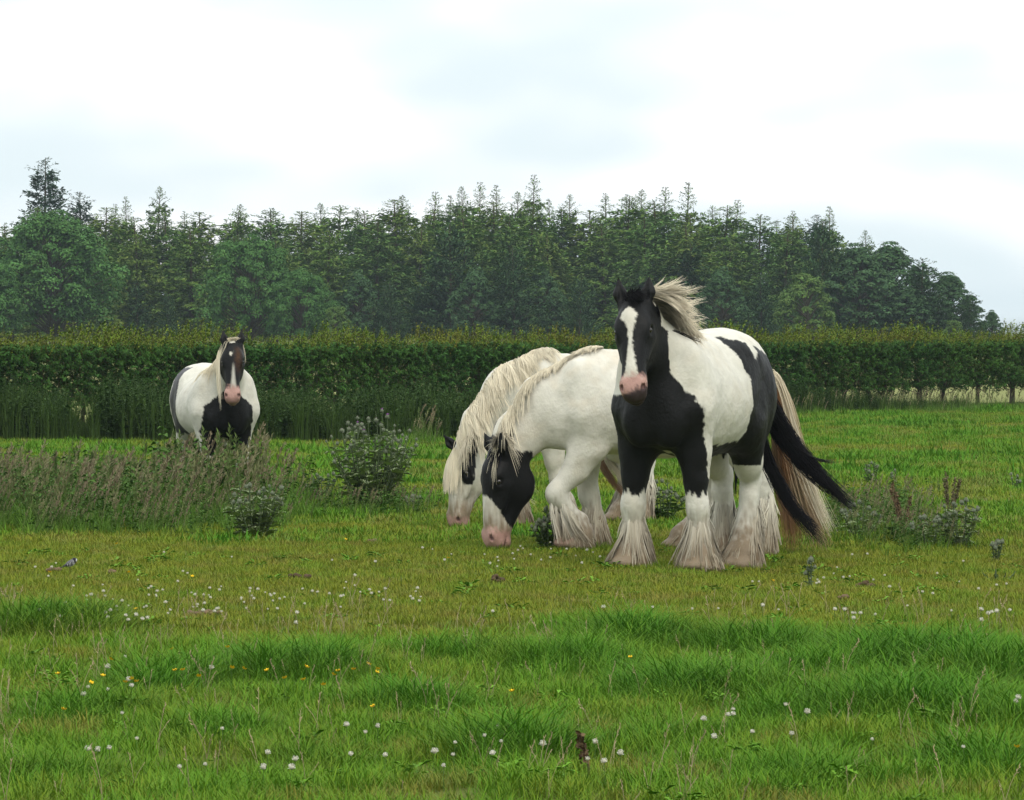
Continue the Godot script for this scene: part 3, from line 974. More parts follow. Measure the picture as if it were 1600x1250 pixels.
func hair_c(o: Node3D, s: Solid) -> void:
	var crest := [Vector3(0.30, 1.49, 0), Vector3(0.52, 1.47, 0), Vector3(0.78, 1.38, 0.02), Vector3(1.02, 1.15, 0.05), Vector3(1.19, 0.92, 0.07), Vector3(1.24, 0.76, 0.08)]
	var list := everything(s, Vector3(0.3, 0.3, -0.2), Vector3(1.35, 1.5, 0.25))
	var wind: Vector3 = o.transform.basis.inverse() * Vector3(1, 0.0, 0.0)
	var b := Bag.new()
	for j in 330:
		var t := rng.randf()
		var root := along(crest, t)
		var ahead := (along(crest, minf(t + 0.05, 1.0)) - along(crest, maxf(t - 0.05, 0.0))).normalized()
		tress(b, s, list, root, (Vector3(0.0, 0.2, -0.7) + ahead * rng.randf_range(0.2, 0.9) + ball() * 0.3).normalized(), 10, 0.018, lerpf(0.30, 0.40, t) * rng.randf_range(0.6, 1.15) * (0.55 if t > 0.9 else 1.0), 5.0, wind * rng.randf_range(-0.6, 0.9), 0.0038, MANE * 0.95, MANE * 1.06, 8, 0.015)
	part("mane", b.mesh(), mats.hair, o)
	b = Bag.new()
	for j in 420:
		var root: Vector3 = pose.c.head * (Vector3(-0.01, 0.03, 0) + ball() * Vector3(0.03, 0.03, 0.045))
		fall(b, s, list, root, (pose.c.head.basis * Vector3(0.75, 0.45, rng.randf_range(-0.4, 0.3))).normalized(), rng.randf_range(0.2, 0.42), 7.0, wind * 0.2, 0.0055, MANE, MANE * 1.08, 8)
	part("forelock", b.mesh(), mats.hair, o)
	b = Bag.new()
	var dock := Vector3(-0.96, 1.27, 0)
	var br := Color(0.24, 0.125, 0.06)
	lock(b, [dock, own(o, 905, 650, 35.1), own(o, 918, 712, 34.9), own(o, 978, 778, 34.7)], 260, 0.04, 0.035, 0.006, MANE, br, 8)
	lock(b, [dock, own(o, 910, 645, 35.1), own(o, 928, 706, 34.9), own(o, 985, 762, 34.7)], 200, 0.03, 0.05, 0.005, MANE * 1.05, MANE, 8)
	part("tail", b.mesh(), mats.hair, o)

func hair_d(o: Node3D, s: Solid) -> void:
	var crest := [Vector3(0.36, 1.48, 0), Vector3(0.52, 1.55, 0), Vector3(0.68, 1.66, 0), Vector3(0.80, 1.73, -0.01), Vector3(0.86, 1.74, -0.01)]
	var list := everything(s, Vector3(0.3, 1.0, -0.2), Vector3(1.0, 1.8, 0.2))
	var b := Bag.new()
	for j in 110:
		var t := rng.randf()
		var root := along(crest, t) + Vector3(0, -0.01, 0)
		var z := 1.0 if j % 4 else -1.0
		tress(b, s, list, root, Vector3(rng.randf_range(-0.2, 0.35), 0.05, z).normalized(), 8, 0.02, rng.randf_range(0.24, 0.42) * (1.0 if z > 0 else 0.7), 16.0, Vector3.ZERO, 0.0045, MANE * 1.1, MANE * 1.1, 9, 0.012)
	# the long lock beside the cheek
	for j in 8:
		var root: Vector3 = pose.d.head * Vector3(-0.01, -0.06, 0.10)
		tress(b, s, list, root, Vector3(0.3, -0.3, 0.75).normalized(), 9, 0.03, rng.randf_range(0.45, 0.66), 14.0, Vector3(2.0, 0, -1.0), 0.0045, MANE * 1.1, MANE * 1.1, 9, 0.01)
	part("mane", b.mesh(), mats.hair, o)
	b = Bag.new()
	for j in 110:
		var root: Vector3 = pose.d.head * (Vector3(-0.035, 0.0, 0) + ball() * Vector3(0.02, 0.02, 0.04))
		fall(b, s, list, root, (Vector3(0.5, 0.7, rng.randf_range(-0.4, 0.4))).normalized(), rng.randf_range(0.04, 0.08), 14.0, Vector3.ZERO, 0.004, MANE * 1.15, MANE * 1.1, 6)
	part("forelock", b.mesh(), mats.hair, o)
	b = Bag.new()
	lock(b, [Vector3(-0.96, 1.27, 0), Vector3(-1.15, 1.2, 0), Vector3(-1.15, 0.8, 0), Vector3(-1.1, 0.2, 0)], 300, 0.05, 0.07, 0.007, BLACK, BLACK * 2.0, 7)
	part("tail", b.mesh(), mats.hair, o)
# ---------------------------------------------------------------- the ground
func rise(x: float, z: float) -> float:
	# a shallow hollow under the hind legs of the horses, and a slightly uneven foreground
	var y := -0.055 * smoothstep(0.95, 1.55, x) * smoothstep(-34.0, -30.5, z) * (1.0 - smoothstep(-27.5, -24.5, z))
	var near := smoothstep(-26.0, -21.0, z)
	y += near * (0.05 * noise_a.get_noise_2d(x * 0.45, z * 0.45) + 0.02 * noise_a.get_noise_2d(x * 1.7 + 9.0, z * 1.7))
	y += 0.03 * noise_a.get_noise_2d(x * 0.12 + 30.0, z * 0.12) * smoothstep(-40.0, -46.0, z)
	return y

func steps(spans: Array) -> PackedFloat32Array:
	var out := PackedFloat32Array()
	for s in spans:
		var v: float = s[0]
		while v < s[1] - 0.001:
			out.append(v)
			v += s[2]
	out.append(spans[-1][1])
	return out

func ground() -> void:
	var xs := steps([[-900.0, -100.0, 100.0], [-100.0, -20.0, 10.0], [-20.0, -9.0, 1.0], [-9.0, 9.0, 0.22], [9.0, 20.0, 1.0], [20.0, 100.0, 10.0], [100.0, 900.0, 100.0]])
	var zs := steps([[-1500.0, -300.0, 100.0], [-300.0, -100.0, 10.0], [-100.0, -46.0, 1.0], [-46.0, -12.0, 0.22], [-12.0, 10.0, 2.0], [10.0, 60.0, 10.0]])
	var b := Bag.new()
	for z in zs:
		for x in xs:
			b.v.append(Vector3(x, rise(x, z), z))
			b.n.append(Vector3.UP)
			var t := clampf(0.5 + 0.9 * noise_a.get_noise_2d(x * 0.8, z * 0.8) + 0.4 * noise_b.get_noise_2d(x * 5.0, z * 5.0), 0.0, 1.0)
			b.c.append(Color(0.085, 0.12, 0.018).lerp(Color(0.125, 0.13, 0.036), t))
	var w := xs.size()
	for j in zs.size() - 1:
		for i in w - 1:
			var p := j * w + i
			b.i.append(p); b.i.append(p + 1); b.i.append(p + w + 1)
			b.i.append(p); b.i.append(p + w + 1); b.i.append(p + w)
	var o := part("ground", b.mesh(), mats.earth, self)
	tag(o, "", "", "", "structure")
	# the pale crop field beyond the hedge
	b = Bag.new()
	var f := [Vector3(-60, 0.03, -140), Vector3(-60, 0.03, -1), Vector3(60, 0.03, -1), Vector3(60, 0.03, -140)]
	for p in f:
		var q: Vector3 = p
		if q.z > -100.0: q.z = hedge_z(q.x) - 2.5
		b.v.append(q)
		b.n.append(Vector3.UP)
		b.c.append(Color(0.19, 0.20, 0.07))
	b.face(0, 1, 2)
	b.face(0, 2, 3)
	o = part("crop_field", b.mesh(), mats.earth, self)
	tag(o, "", "", "", "structure")

func hedge_z(x: float) -> float:
	return -62.0 - (x + 7.2) * 26.0 / 17.8

# ---------------------------------------------------------------- grass
func blade(b: Bag, p: Vector3, dir: float, h: float, w: float, bend: float, c0: Color, c1: Color) -> void:
	var out := Vector3(cos(dir), 0, sin(dir))
	var side := Vector3(-out.z, 0, out.x)
	var q := b.v.size()
	for k in 3:
		var t := k / 3.0
		var m := p + Vector3(0, h * (t - 0.25 * bend * t * t), 0) + out * h * bend * t * t
		var ww := w * (1.0 - t * 0.55) * 0.5
		var nn := (out * -1.0 + Vector3(0, 0.25 + bend * t * 1.6, 0)).normalized()
		b.v.append(m - side * ww); b.v.append(m + side * ww)
		b.n.append(nn); b.n.append(nn)
		var c := c0.lerp(c1, t)
		b.c.append(c); b.c.append(c)
	b.v.append(p + Vector3(0, h * (1.0 - 0.25 * bend), 0) + out * h * bend)
	b.n.append((out * -1.0 + Vector3(0, 0.25 + bend * 1.6, 0)).normalized())
	b.c.append(c1)
	for k in 2:
		b.face(q + k * 2, q + k * 2 + 1, q + k * 2 + 3)
		b.face(q + k * 2, q + k * 2 + 3, q + k * 2 + 2)
	b.face(q + 4, q + 5, q + 6)

func tuft(n: int, radius: float, h0: float, h1: float, w: float, bend: float, dry: float) -> Mesh:
	var b := Bag.new()
	for j in n:
		var a := rng.randf() * TAU
		var r := sqrt(rng.randf()) * radius
		var p := Vector3(cos(a) * r, -0.006, sin(a) * r)
		var v := rng.randf_range(0.75, 1.25)
		var c := Color(v, v, v)
		if rng.randf() < dry: c = Color(2.4 * v, 1.5 * v, 2.6 * v)
		elif rng.randf() < 0.3: c = Color(1.25 * v, 1.05 * v, 0.9 * v)
		blade(b, p, a + rng.randf_range(-1.2, 1.2) if r > radius * 0.3 else rng.randf() * TAU, rng.randf_range(h0, h1), w * rng.randf_range(0.7, 1.3), bend * rng.randf_range(0.3, 1.5), c, c * 1.06)
	return b.mesh()

const TUSSOCKS := [[70, 985, 0.55, 1.0], [120, 992, 0.3, 0.8], [270, 1068, 0.32, 0.9], [235, 1085, 0.25, 0.8], [455, 1055, 0.42, 1.0], [330, 1160, 0.3, 0.6], [120, 1120, 0.35, 0.7], [640, 1110, 0.3, 0.8], [800, 1180, 0.34, 1.0], [690, 1110, 0.3, 0.5], [720, 1025, 0.32, 0.7], [880, 1040, 0.5, 0.7], [990, 1003, 0.42, 1.0], [1180, 1015, 0.45, 0.9], [1090, 1085, 0.5, 1.0], [1260, 1055, 0.35, 0.9], [1420, 1035, 0.6, 1.15], [1570, 1058, 0.45, 1.15], [1440, 1110, 0.55, 1.05], [1340, 1115, 0.5, 0.8], [1560, 1130, 0.45, 0.8], [1260, 1120, 0.4, 0.7], [1530, 1195, 0.3, 0.9], [1270, 1215, 0.3, 0.6], [60, 1220, 0.35, 0.6], [480, 1200, 0.3, 0.5], [1050, 1160, 0.3, 0.5]]

func lush(x: float, z: float) -> float:
	var v := 514.0 + 10472.0 / -z
	var u := 800.0 - x * 6981.0 / z
	var l := smoothstep(955.0, 1035.0, v + (u - 800.0) * 0.02 + noise_a.get_noise_2d(x * 0.8 + 3.0, z * 0.5) * 60.0) * 0.62
	l += noise_a.get_noise_2d(x * 1.1, z * 0.8 + 50.0) * 0.22
	return l

func turf() -> void:
	var tus := []
	for t in TUSSOCKS:
		var p := on_ground(t[0], t[1])
		tus.append([p.x, p.z, t[2], t[3]])
	var kinds := []
	for j in 4: kinds.append(tuft(18, 0.055, 0.03, 0.10, 0.0036, 0.9, 0.05))     # long grass
	for j in 3: kinds.append(tuft(18, 0.06, 0.018, 0.05, 0.0040, 0.6, 0.07))       # cropped
	for j in 2: kinds.append(tuft(16, 0.055, 0.09, 0.20, 0.0042, 1.0, 0.03))       # tussock
	for j in 3: kinds.append(tuft(18, 0.13, 0.03, 0.075, 0.0085, 0.6, 0.06))       # far turf
	var where := []
	var cols := []
	for j in kinds.size():
		where.append([])
		cols.append(PackedColorArray())
	var green := Color(0.113, 0.238, 0.021)
	var deep := Color(0.060, 0.180, 0.016)
	var olive := Color(0.186, 0.222, 0.027)
	for j in 74000:
		var z := -sqrt(rng.randf_range(13.2 * 13.2, 34.0 * 34.0))
		if rng.randf() > 1.25 + z / 46.0: continue
		var x := rng.randf_range(-1.0, 1.0) * (-z * 0.1146 + 1.0)
		var l := lush(x, z)
		var k := rng.randi() % 3 + 4
		var s := rng.randf_range(0.8, 1.2)
		var tu := 0.0
		for t in tus:
			var d: float = Vector2(x - t[0], (z - t[1]) * 0.55).length() / t[2]
			if d < 1.0: tu = maxf(tu, (1.0 - d * d) * t[3])
		if l > rng.randf_range(0.16, 0.42): k = rng.randi() % 4
		if tu > 0.28 and rng.randf() < tu * 1.3:
			k = 7 + rng.randi() % 2
			s *= 0.5 + 0.75 * tu
		elif k < 4: s *= 0.6 + l * 0.6
		var c := olive.lerp(green, clampf(l * 1.35 + noise_b.get_noise_2d(x * 2.0, z) * 0.6 + 0.05, 0.0, 1.0))
		c = c.lerp(deep, clampf(tu, 0.0, 1.0) * 0.8)
		var worn := noise_a.get_noise_2d(x * 1.9 + 120.0, z * 1.3)
		if tu < 0.1 and worn > 0.12:
			c = c.lerp(Color(0.215, 0.195, 0.05), clampf((worn - 0.12) * 3.0, 0.0, 0.65))
			if k < 4: s *= 0.75
		var v := rng.randf_range(0.85, 1.15)
		where[k].append(Transform3D(Basis(Vector3.UP, rng.randf() * TAU).scaled(Vector3(s, s * rng.randf_range(0.85, 1.2), s)), Vector3(x, rise(x, z), z)))
		cols[k].append(Color(c.r * v * rng.randf_range(0.85, 1.2), c.g * v, c.b * v))
	for j in 52000:
		var z := -pow(rng.randf_range(pow(31.0, 1.4), pow(92.0, 1.4)), 1.0 / 1.4)
		var x := rng.randf_range(-1.0, 1.0) * (-z * 0.1146 + 1.2)
		if z < hedge_z(x) - 1.0: continue
		var k := 9 + rng.randi() % 3
		var g := noise_a.get_noise_2d(x * 0.35, z * 0.2) + 0.5 * noise_b.get_noise_2d(x * 1.3, z * 0.9)
		var c := olive.lerp(green, clampf(0.50 + g * 1.5 + (0.15 if z < -46.0 else 0.0), 0.0, 1.0))
		var s := rng.randf_range(0.7, 1.2) * (0.75 + 0.5 * clampf(g + 0.5, 0.0, 1.0))
		var rank := noise_a.get_noise_2d(x * 0.9 + 200.0, z * 0.45)
		if rank > 0.22:
			s *= 1.0 + (rank - 0.22) * (3.0 if z < -42.0 else 0.8)
			c = c.lerp(deep, 0.6)
		elif rank < -0.25: c = c.lerp(Color(0.20, 0.185, 0.06), 0.5)
		var v := rng.randf_range(0.85, 1.15)
		where[k].append(Transform3D(Basis(Vector3.UP, rng.randf() * TAU).scaled(Vector3(s, s * rng.randf_range(0.7, 1.25), s)), Vector3(x, rise(x, z), z)))
		cols[k].append(Color(c.r * v * rng.randf_range(0.85, 1.2), c.g * v, c.b * v))
	# grass standing round the hooves and the grazing muzzles
	var spots := hooves.duplicate()
	for m in [on_ground(762, 860), on_ground(706, 826), on_ground(716, 824)]: spots.append(m)
	for hf in spots:
		for j in 34:
			var a := rng.randf() * TAU
			var p: Vector3 = hf + Vector3(cos(a), 0, sin(a)) * rng.randf_range(0.10, 0.26)
			var k := rng.randi() % 4
			var s := rng.randf_range(0.5, 0.95)
			var c := olive.lerp(green, rng.randf_range(0.3, 0.9))
			where[k].append(Transform3D(Basis(Vector3.UP, rng.randf() * TAU).scaled(Vector3(s, s, s)), Vector3(p.x, rise(p.x, p.z), p.z)))
			cols[k].append(c)
	var o := Node3D.new()
	o.name = "grass"
	add_child(o)
	tag(o, "green pasture grass covering the whole field, long and tufted in the foreground", "grass", "", "stuff")
	for j in kinds.size():
		if where[j].size():
			var m := copies("grass_blades", kinds[j], mats.grass, o, where[j], cols[j])
			tag(m, "", "", "", "stuff")
	# low rosettes of clover and plantain leaves
	var ros := []
	for j in 3:
		var b := Bag.new()
		for k in 13:
			var a := rng.randf() * TAU
			var r := rng.randf_range(0.0, 0.05)
			var v := rng.randf_range(0.8, 1.2)
			b.leaf(Vector3(cos(a) * r, rng.randf_range(0.01, 0.04), sin(a) * r), Vector3(cos(a), rng.randf_range(-0.1, 0.7), sin(a)).normalized(), Vector3.UP, rng.randf_range(0.018, 0.05), rng.randf_range(0.012, 0.022), Color(0.12, 0.25, 0.025) * v, 0.2)
		ros.append(b.mesh())
	var rw := [[], [], []]
	var rc := [PackedColorArray(), PackedColorArray(), PackedColorArray()]
	for j in 800:
		var z := -sqrt(rng.randf_range(13.4 * 13.4, 30.0 * 30.0))
		var x := rng.randf_range(-1.0, 1.0) * (-z * 0.1146 + 0.8)
		if noise_a.get_noise_2d(x * 1.1 + 40.0, z * 0.9 + 8.0) < 0.02: continue
		var k := rng.randi() % 3
		var v := rng.randf_range(0.75, 1.25)
		rw[k].append(Transform3D(Basis(Vector3.UP, rng.randf() * TAU).scaled(Vector3.ONE * rng.randf_range(0.6, 1.3)), Vector3(x, rise(x, z) + (0.025 if z > -21.0 else 0.0), z)))
		rc[k].append(Color(v, v, v))
	var ro := Node3D.new()
	ro.name = "clover_leaves"
	add_child(ro)
	tag(ro, "low clover and plantain leaves growing through the foreground grass", "ground cover", "", "stuff")
	for j in 3: tag(copies("leaves", ros[j], mats.leaf, ro, rw[j], rc[j]), "", "", "", "stuff")
	# dry seed stalks among the long grass
	var dryk := []
	for j in 3:
		var b := Bag.new()
		for s in 2:
			dry_stalk(b, ball() * Vector3(0.02, 0, 0.02), rng.randf_range(0.07, 0.16), Color(0.36, 0.29, 0.17))
		dryk.append(b.mesh())
	var dw := [[], [], []]
	var dc := [PackedColorArray(), PackedColorArray(), PackedColorArray()]
	for j in 900:
		var z := -sqrt(rng.randf_range(13.4 * 13.4, 24.0 * 24.0))
		var x := rng.randf_range(-1.0, 1.0) * (-z * 0.1146 + 0.8)
		var g := noise_a.get_noise_2d(x * 1.3 + 70.0, z * 0.9) + (0.12 if x < -0.6 else -0.1)
		if g < 0.05 and rng.randf() > 0.12: continue
		var k := rng.randi() % 3
		var v := rng.randf_range(0.75, 1.2)
		dw[k].append(Transform3D(Basis(Vector3.UP, rng.randf() * TAU).scaled(Vector3.ONE * rng.randf_range(0.6, 1.2)), Vector3(x, rise(x, z), z)))
		dc[k].append(Color(v, v, v))
	o = Node3D.new()
	o.name = "dry_grass_stalks"
	add_child(o)
	tag(o, "thin straw coloured seed stalks scattered through the foreground grass", "grass", "", "stuff")
	for j in 3: tag(copies("stalks", dryk[j], mats.dry, o, dw[j], dc[j]), "", "", "", "stuff")

func dry_stalk(b: Bag, p: Vector3, h: float, c: Color) -> void:
	var lean := Vector3(rng.randf_range(-0.5, 0.5), 0, rng.randf_range(-0.5, 0.5)) * h
	var pts := PackedVector3Array()
	for k in 4:
		var t := k / 3.0
		pts.append(p + Vector3(0, h * t, 0) + lean * t * t)
	b.tube(pts, 0.0013, 0.0008, 3, c * 0.9, c)
	var top := pts[3]
	var d := (pts[3] - pts[2]).normalized()
	for k in 9:
		var s := (d * 0.9 + ball() * 0.7).normalized()
		b.leaf(top - d * h * 0.30 * k / 9.0, s, s.cross(ball()).normalized(), h * 0.09, h * 0.025, c * rng.randf_range(0.85, 1.2))
# ---------------------------------------------------------------- trees
func conifer(H: float, R: float, foot: float, leader: float, droop: float, col: Color, density: float) -> Array:
	# returns [trunk mesh, crown mesh]
	var tb := Bag.new()
	var cb := Bag.new()
	var pts := PackedVector3Array()
	var sway := Vector3(rng.randf_range(-0.25, 0.25), 0, rng.randf_range(-0.25, 0.25))
	for k in 9:
		var t := k / 8.0
		pts.append(Vector3(0, H * t, 0) + sway * t * t * H * 0.08)
	tb.tube(pts, H * 0.014, 0.012, 6, Color(0.09, 0.07, 0.05), Color(0.10, 0.08, 0.05))
	var bark := Color(0.075, 0.07, 0.045)
	var y := foot
	var turn := 0.0
	while y < H - 0.05:
		var tip_part := y > H - leader
		var t := y / H
		var top := along_pts(pts, t)
		var reach := R * pow(maxf(0.0, 1.0 - y / (H - leader * 0.35)), 0.55)
		if tip_part: reach = maxf(reach, lerpf(0.9, 0.10, pow((y - H + leader) / leader, 0.75)))
		turn += 2.4
		var a := turn + rng.randf_range(-0.5, 0.5)
		var len := reach * rng.randf_range(0.55, 1.2)
		var dir := Vector3(cos(a), rng.randf_range(0.05, 0.6) - droop * (1.0 - t) if not tip_part else rng.randf_range(0.15, 0.9), sin(a)).normalized()
		var tip := top + dir * len + Vector3(0, -droop * len * 0.2, 0)
		tb.tube(PackedVector3Array([top, top.lerp(tip, 0.55) + Vector3(0, 0.04 * len, 0), tip]), 0.008 + 0.008 * len, 0.004, 3, bark, bark)
		var m := int(len * density) + 3 if not tip_part else int(len * density * 0.55) + 4
		for s in m:
			var q := top.lerp(tip, pow(rng.randf(), 0.6)) + ball() * 0.16 * minf(1.0, len)
			var d := (dir * 0.6 + ball() * 0.9 + Vector3(0, 0.15 - droop * 0.6, 0)).normalized()
			var up := (Vector3(0, 0.8, 0) + dir * 0.4 + ball() * 0.8).normalized()
			var v := rng.randf_range(0.75, 1.25)
			var sz := rng.randf_range(0.14, 0.30) * (0.55 if tip_part else 1.0)
			cb.leaf(q, d, up, sz, sz * rng.randf_range(0.28, 0.45), Color(col.r * v * rng.randf_range(0.85, 1.2), col.g * v, col.b * v), 0.2)
		y += rng.randf_range(0.025, 0.055) if not tip_part else rng.randf_range(0.03, 0.06)
	return [tb.mesh(), cb.mesh()]

func along_pts(pts: PackedVector3Array, t: float) -> Vector3:
	var k := clampf(t, 0.0, 0.9999) * (pts.size() - 1)
	var j := int(k)
	return pts[j].lerp(pts[j + 1], k - j)

func broadleaf(H: float, R: float, foot: float, lobes: int, leaves: int, size: float, lobe_r: float, col: Color, peak: float) -> Array:
	var tb := Bag.new()
	var cb := Bag.new()
	tb.tube(PackedVector3Array([Vector3.ZERO, Vector3(0.05, H * 0.25, 0.04), Vector3(-0.05, H * 0.5, 0), Vector3(0, H * 0.8, 0.05)]), H * 0.028, 0.05, 7, Color(0.11, 0.09, 0.07), Color(0.10, 0.085, 0.06))
	var mid := (H + foot) * 0.5
	var hv := (H - foot) * 0.5
	for k in lobes:
		# spread over a dome, a golden spiral with scatter
		var f := (k + 0.5) / lobes
		var yy := 1.0 - 1.75 * f
		var rr := sqrt(maxf(0.0, 1.0 - yy * yy)) if yy > 0.0 else sqrt(maxf(0.0, 1.0 - yy * yy * 0.6))
		if yy > 0.0: rr = lerpf(rr, 1.0 - yy, peak)
		var a := k * 2.39996 + rng.randf_range(-0.5, 0.5)
		var depth := rng.randf_range(0.55, 1.0) * (1.0 + 0.22 * noise_a.get_noise_2d(a * 0.9, yy * 1.6 + H))
		var c := Vector3(cos(a) * rr * R * depth, mid + yy * hv * rng.randf_range(0.85, 0.98), sin(a) * rr * R * depth)
		var root := Vector3(0, clampf(c.y - R * 0.5, H * 0.15, H * 0.7), 0)
		tb.tube(PackedVector3Array([root, root.lerp(c, 0.55) + Vector3(0, 0.15, 0), c]), 0.05, 0.015, 4, Color(0.10, 0.085, 0.06), Color(0.10, 0.085, 0.06))
		var lr := lobe_r * rng.randf_range(0.5, 1.35)
		var tone := rng.randf_range(0.85, 1.15)
		for j in leaves:
			var d := ball().normalized()
			if d.y < -0.35: d.y = -d.y
			var q := c + d * lr * Vector3(1.0, 0.72, 1.0) * rng.randf_range(0.72, 1.08)
			var up := (d * 0.8 + Vector3(0, 0.5, 0) + ball() * 0.55).normalized()
			var ax := up.cross(ball()).normalized()
			var v := tone * rng.randf_range(0.78, 1.22)
			var s := size * rng.randf_range(0.7, 1.3)
			cb.leaf(q, ax, up, s, s * 0.62, Color(col.r * v * rng.randf_range(0.88, 1.15), col.g * v, col.b * v), 0.12)
	return [tb.mesh(), cb.mesh()]

const ORDINAL := ["first", "second", "third", "fourth", "fifth", "sixth", "seventh", "eighth", "ninth", "tenth", "eleventh", "twelfth", "thirteenth", "fourteenth", "fifteenth", "sixteenth", "seventeenth", "eighteenth", "nineteenth", "twentieth", "twenty-first", "twenty-second", "twenty-third", "twenty-fourth", "twenty-fifth", "twenty-sixth", "twenty-seventh", "twenty-eighth", "twenty-ninth", "thirtieth", "thirty-first", "thirty-second", "thirty-third", "thirty-fourth", "thirty-fifth", "thirty-sixth", "thirty-seventh", "thirty-eighth", "thirty-ninth", "fortieth"]

# a tree whose top is seen at (u, v), d metres away; kind is [trunk, crown, its own height]
func tree(called: String, label: String, kind: Array, u: float, v: float, d: float, wide: float, group: String) -> void:
	var p := at(u, v, d)
	var o := thing(called, label, "tree", Vector3(p.x, 0, p.z), rng.randf() * TAU, group)
	var s: float = p.y / kind[2]
	o.scale = Vector3(s * wide, s, s * wide)
	o.rotation.z = rng.randf_range(-0.045, 0.03) if called != "round_tree" else 0.0
	part("trunk", kind[0], mats.bark, o)
	part("crown", kind[1], mats.leaf, o)

func wood() -> void:
	var larch := []
	for j in 3:
		var k := conifer(10.0, 2.5, 1.6, 1.2 + 0.3 * j, 0.35, Color(0.122, 0.200, 0.044), 30.0)
		larch.append([k[0], k[1], 10.0])
	var mass := []
	for j in 3:
		var k := conifer(9.0, 2.3, 1.2, 0.8, 0.3, [Color(0.124, 0.206, 0.044), Color(0.108, 0.190, 0.048), Color(0.138, 0.208, 0.044)][j], 32.0)
		mass.append([k[0], k[1], 9.0])
	var spruce := []
	for j in 2:
		var k := conifer(11.0, 2.3, 1.5, 0.9, 0.15, Color(0.046, 0.088, 0.050), 30.0)
		spruce.append([k[0], k[1], 11.0])
	var pine := []
	for j in 3:
		var k := broadleaf(7.0, 2.3, 0.4, 150, 120, 0.17, 0.40, Color(0.060, 0.116, 0.046), 0.75) if j == 0 else conifer(7.0, 2.4, 0.6, 0.5, -0.12, Color(0.060, 0.116, 0.046), 32.0)
		pine.append([k[0], k[1], 7.0])
	var round_tree := []
	for j in 2:
		var k := broadleaf(7.6, 3.7, 0.8, 150, 240, 0.17, 0.70, Color(0.072, 0.160, 0.042), 0.12)
		round_tree.append([k[0], k[1], 7.6])
	var bush := []
	for j in 2:
		var k := broadleaf(4.5, 1.7, 0.4, 50, 150, 0.15, 0.42, Color(0.090, 0.150, 0.038), 0.35)
		bush.append([k[0], k[1], 4.5])
	# the larches along the skyline, by where their tips show
	var tips := [[-90, 330], [-40, 318], [10, 340], [152, 352], [178, 312], [205, 300], [240, 292], [292, 326], [348, 330], [382, 320], [424, 316], [470, 332], [505, 318], [560, 316], [596, 330], [630, 306], [674, 300], [700, 308], [722, 292], [748, 276], [778, 292], [806, 300], [832, 274], [862, 312], [893, 304], [948, 294], [972, 304], [1000, 297], [1036, 284], [1072, 286], [1112, 322], [1142, 300], [1166, 344], [1215, 345], [1243, 318], [1292, 310], [1352, 360], [1700, 420]]
	for j in tips.size():
		tips[j][1] += rng.randf_range(-4.0, 14.0) if j % 3 else 0.0
		tree("larch_tree", "spindly larch, the %s tip from the left along the skyline of the wood" % ORDINAL[j], larch[j % 3], tips[j][0], tips[j][1], 285.0 + 12.0 * sin(j * 2.3), rng.randf_range(0.85, 1.15), "larches along the skyline")
	# a second row of larches fills the wood below the tips
	var fill := []
	var edge := [[-100, 350], [150, 345], [250, 335], [330, 352], [420, 345], [520, 338], [620, 330], [720, 318], [800, 322], [900, 330], [1000, 318], [1100, 330], [1170, 362], [1240, 350], [1300, 370], [1340, 400]]
	for j in 28:
		var u := -90.0 + j * 51.0
		fill.append([u, bx(u, edge.map(func(e): return e[0]), edge.map(func(e): return e[1])) + rng.randf_range(-24.0, 6.0)])
	for j in 20:
		var u := -60.0 + j * 71.0 + rng.randf_range(-12.0, 12.0)
		fill.append([u, bx(u, edge.map(func(e): return e[0]), edge.map(func(e): return e[1])) + rng.randf_range(8.0, 40.0)])
	for j in fill.size():
		tree("larch_tree", ("green larch below the skyline, %s from the left in the second row" % ORDINAL[j]) if j < 28 else ("low green larch deep in the wood, %s from the left in the third row" % ORDINAL[j - 28]), mass[j % 3], fill[j][0], fill[j][1], (270.0 if j < 28 else 258.0) + 5.0 * sin(j * 1.7), rng.randf_range(1.5, 2.0), "larches of the second row")
	# dark pines in front of them and down the slope at the right
	var pines := [[-30, 430, 1.0], [215, 440, 1.0], [262, 460, 0.9], [560, 425, 1.0], [612, 440, 0.9], [705, 350, 1.15], [740, 420, 1.0], [672, 415, 1.0], [805, 388, 1.1], [850, 420, 1.0], [905, 430, 1.0], [1080, 380, 1.0], [1130, 420, 1.0], [1190, 430, 1.0], [1230, 440, 0.9], [1010, 430, 1.0], [1285, 345, 0.8], [1320, 430, 1.0], [1345, 384, 1.25], [1392, 382, 1.35], [1440, 404, 1.4], [1482, 428, 1.35], [1515, 456, 1.3], [1550, 486, 1.0], [1420, 450, 1.5], [1600, 530, 0.9], [1660, 520, 1.0], [1368, 420, 1.5], [1465, 460, 1.5], [1330, 440, 1.4]]
	for j in pines.size():
		tree("pine_tree", "dark bushy pine, %s of the dark pines counted from the left end of the wood" % ORDINAL[j], pine[0 if j > 17 and j % 2 else j % 3], pines[j][0], pines[j][1], 252.0 + 5.0 * sin(j * 3.1), pines[j][2], "dark pines of the wood")
	tree("spruce_tree", "tall dark spruce rising above the wood at the far left", spruce[0], 70, 247, 280.0, 1.35, "")
	tree("spruce_tree", "short ragged dark spruce just right of the tallest spruce", spruce[1], 128, 300, 276.0, 1.3, "")
	tree("spruce_tree", "dark spruce standing out at the right shoulder of the wood", spruce[1], 1280, 335, 262.0, 1.3, "")
	tree("round_tree", "large round green broadleaf tree at the left edge of the wood", round_tree[0], 82, 338, 240.0, 1.0, "")
	tree("round_tree", "round green broadleaf tree behind the lone pony", round_tree[1], 392, 372, 240.0, 0.82, "")
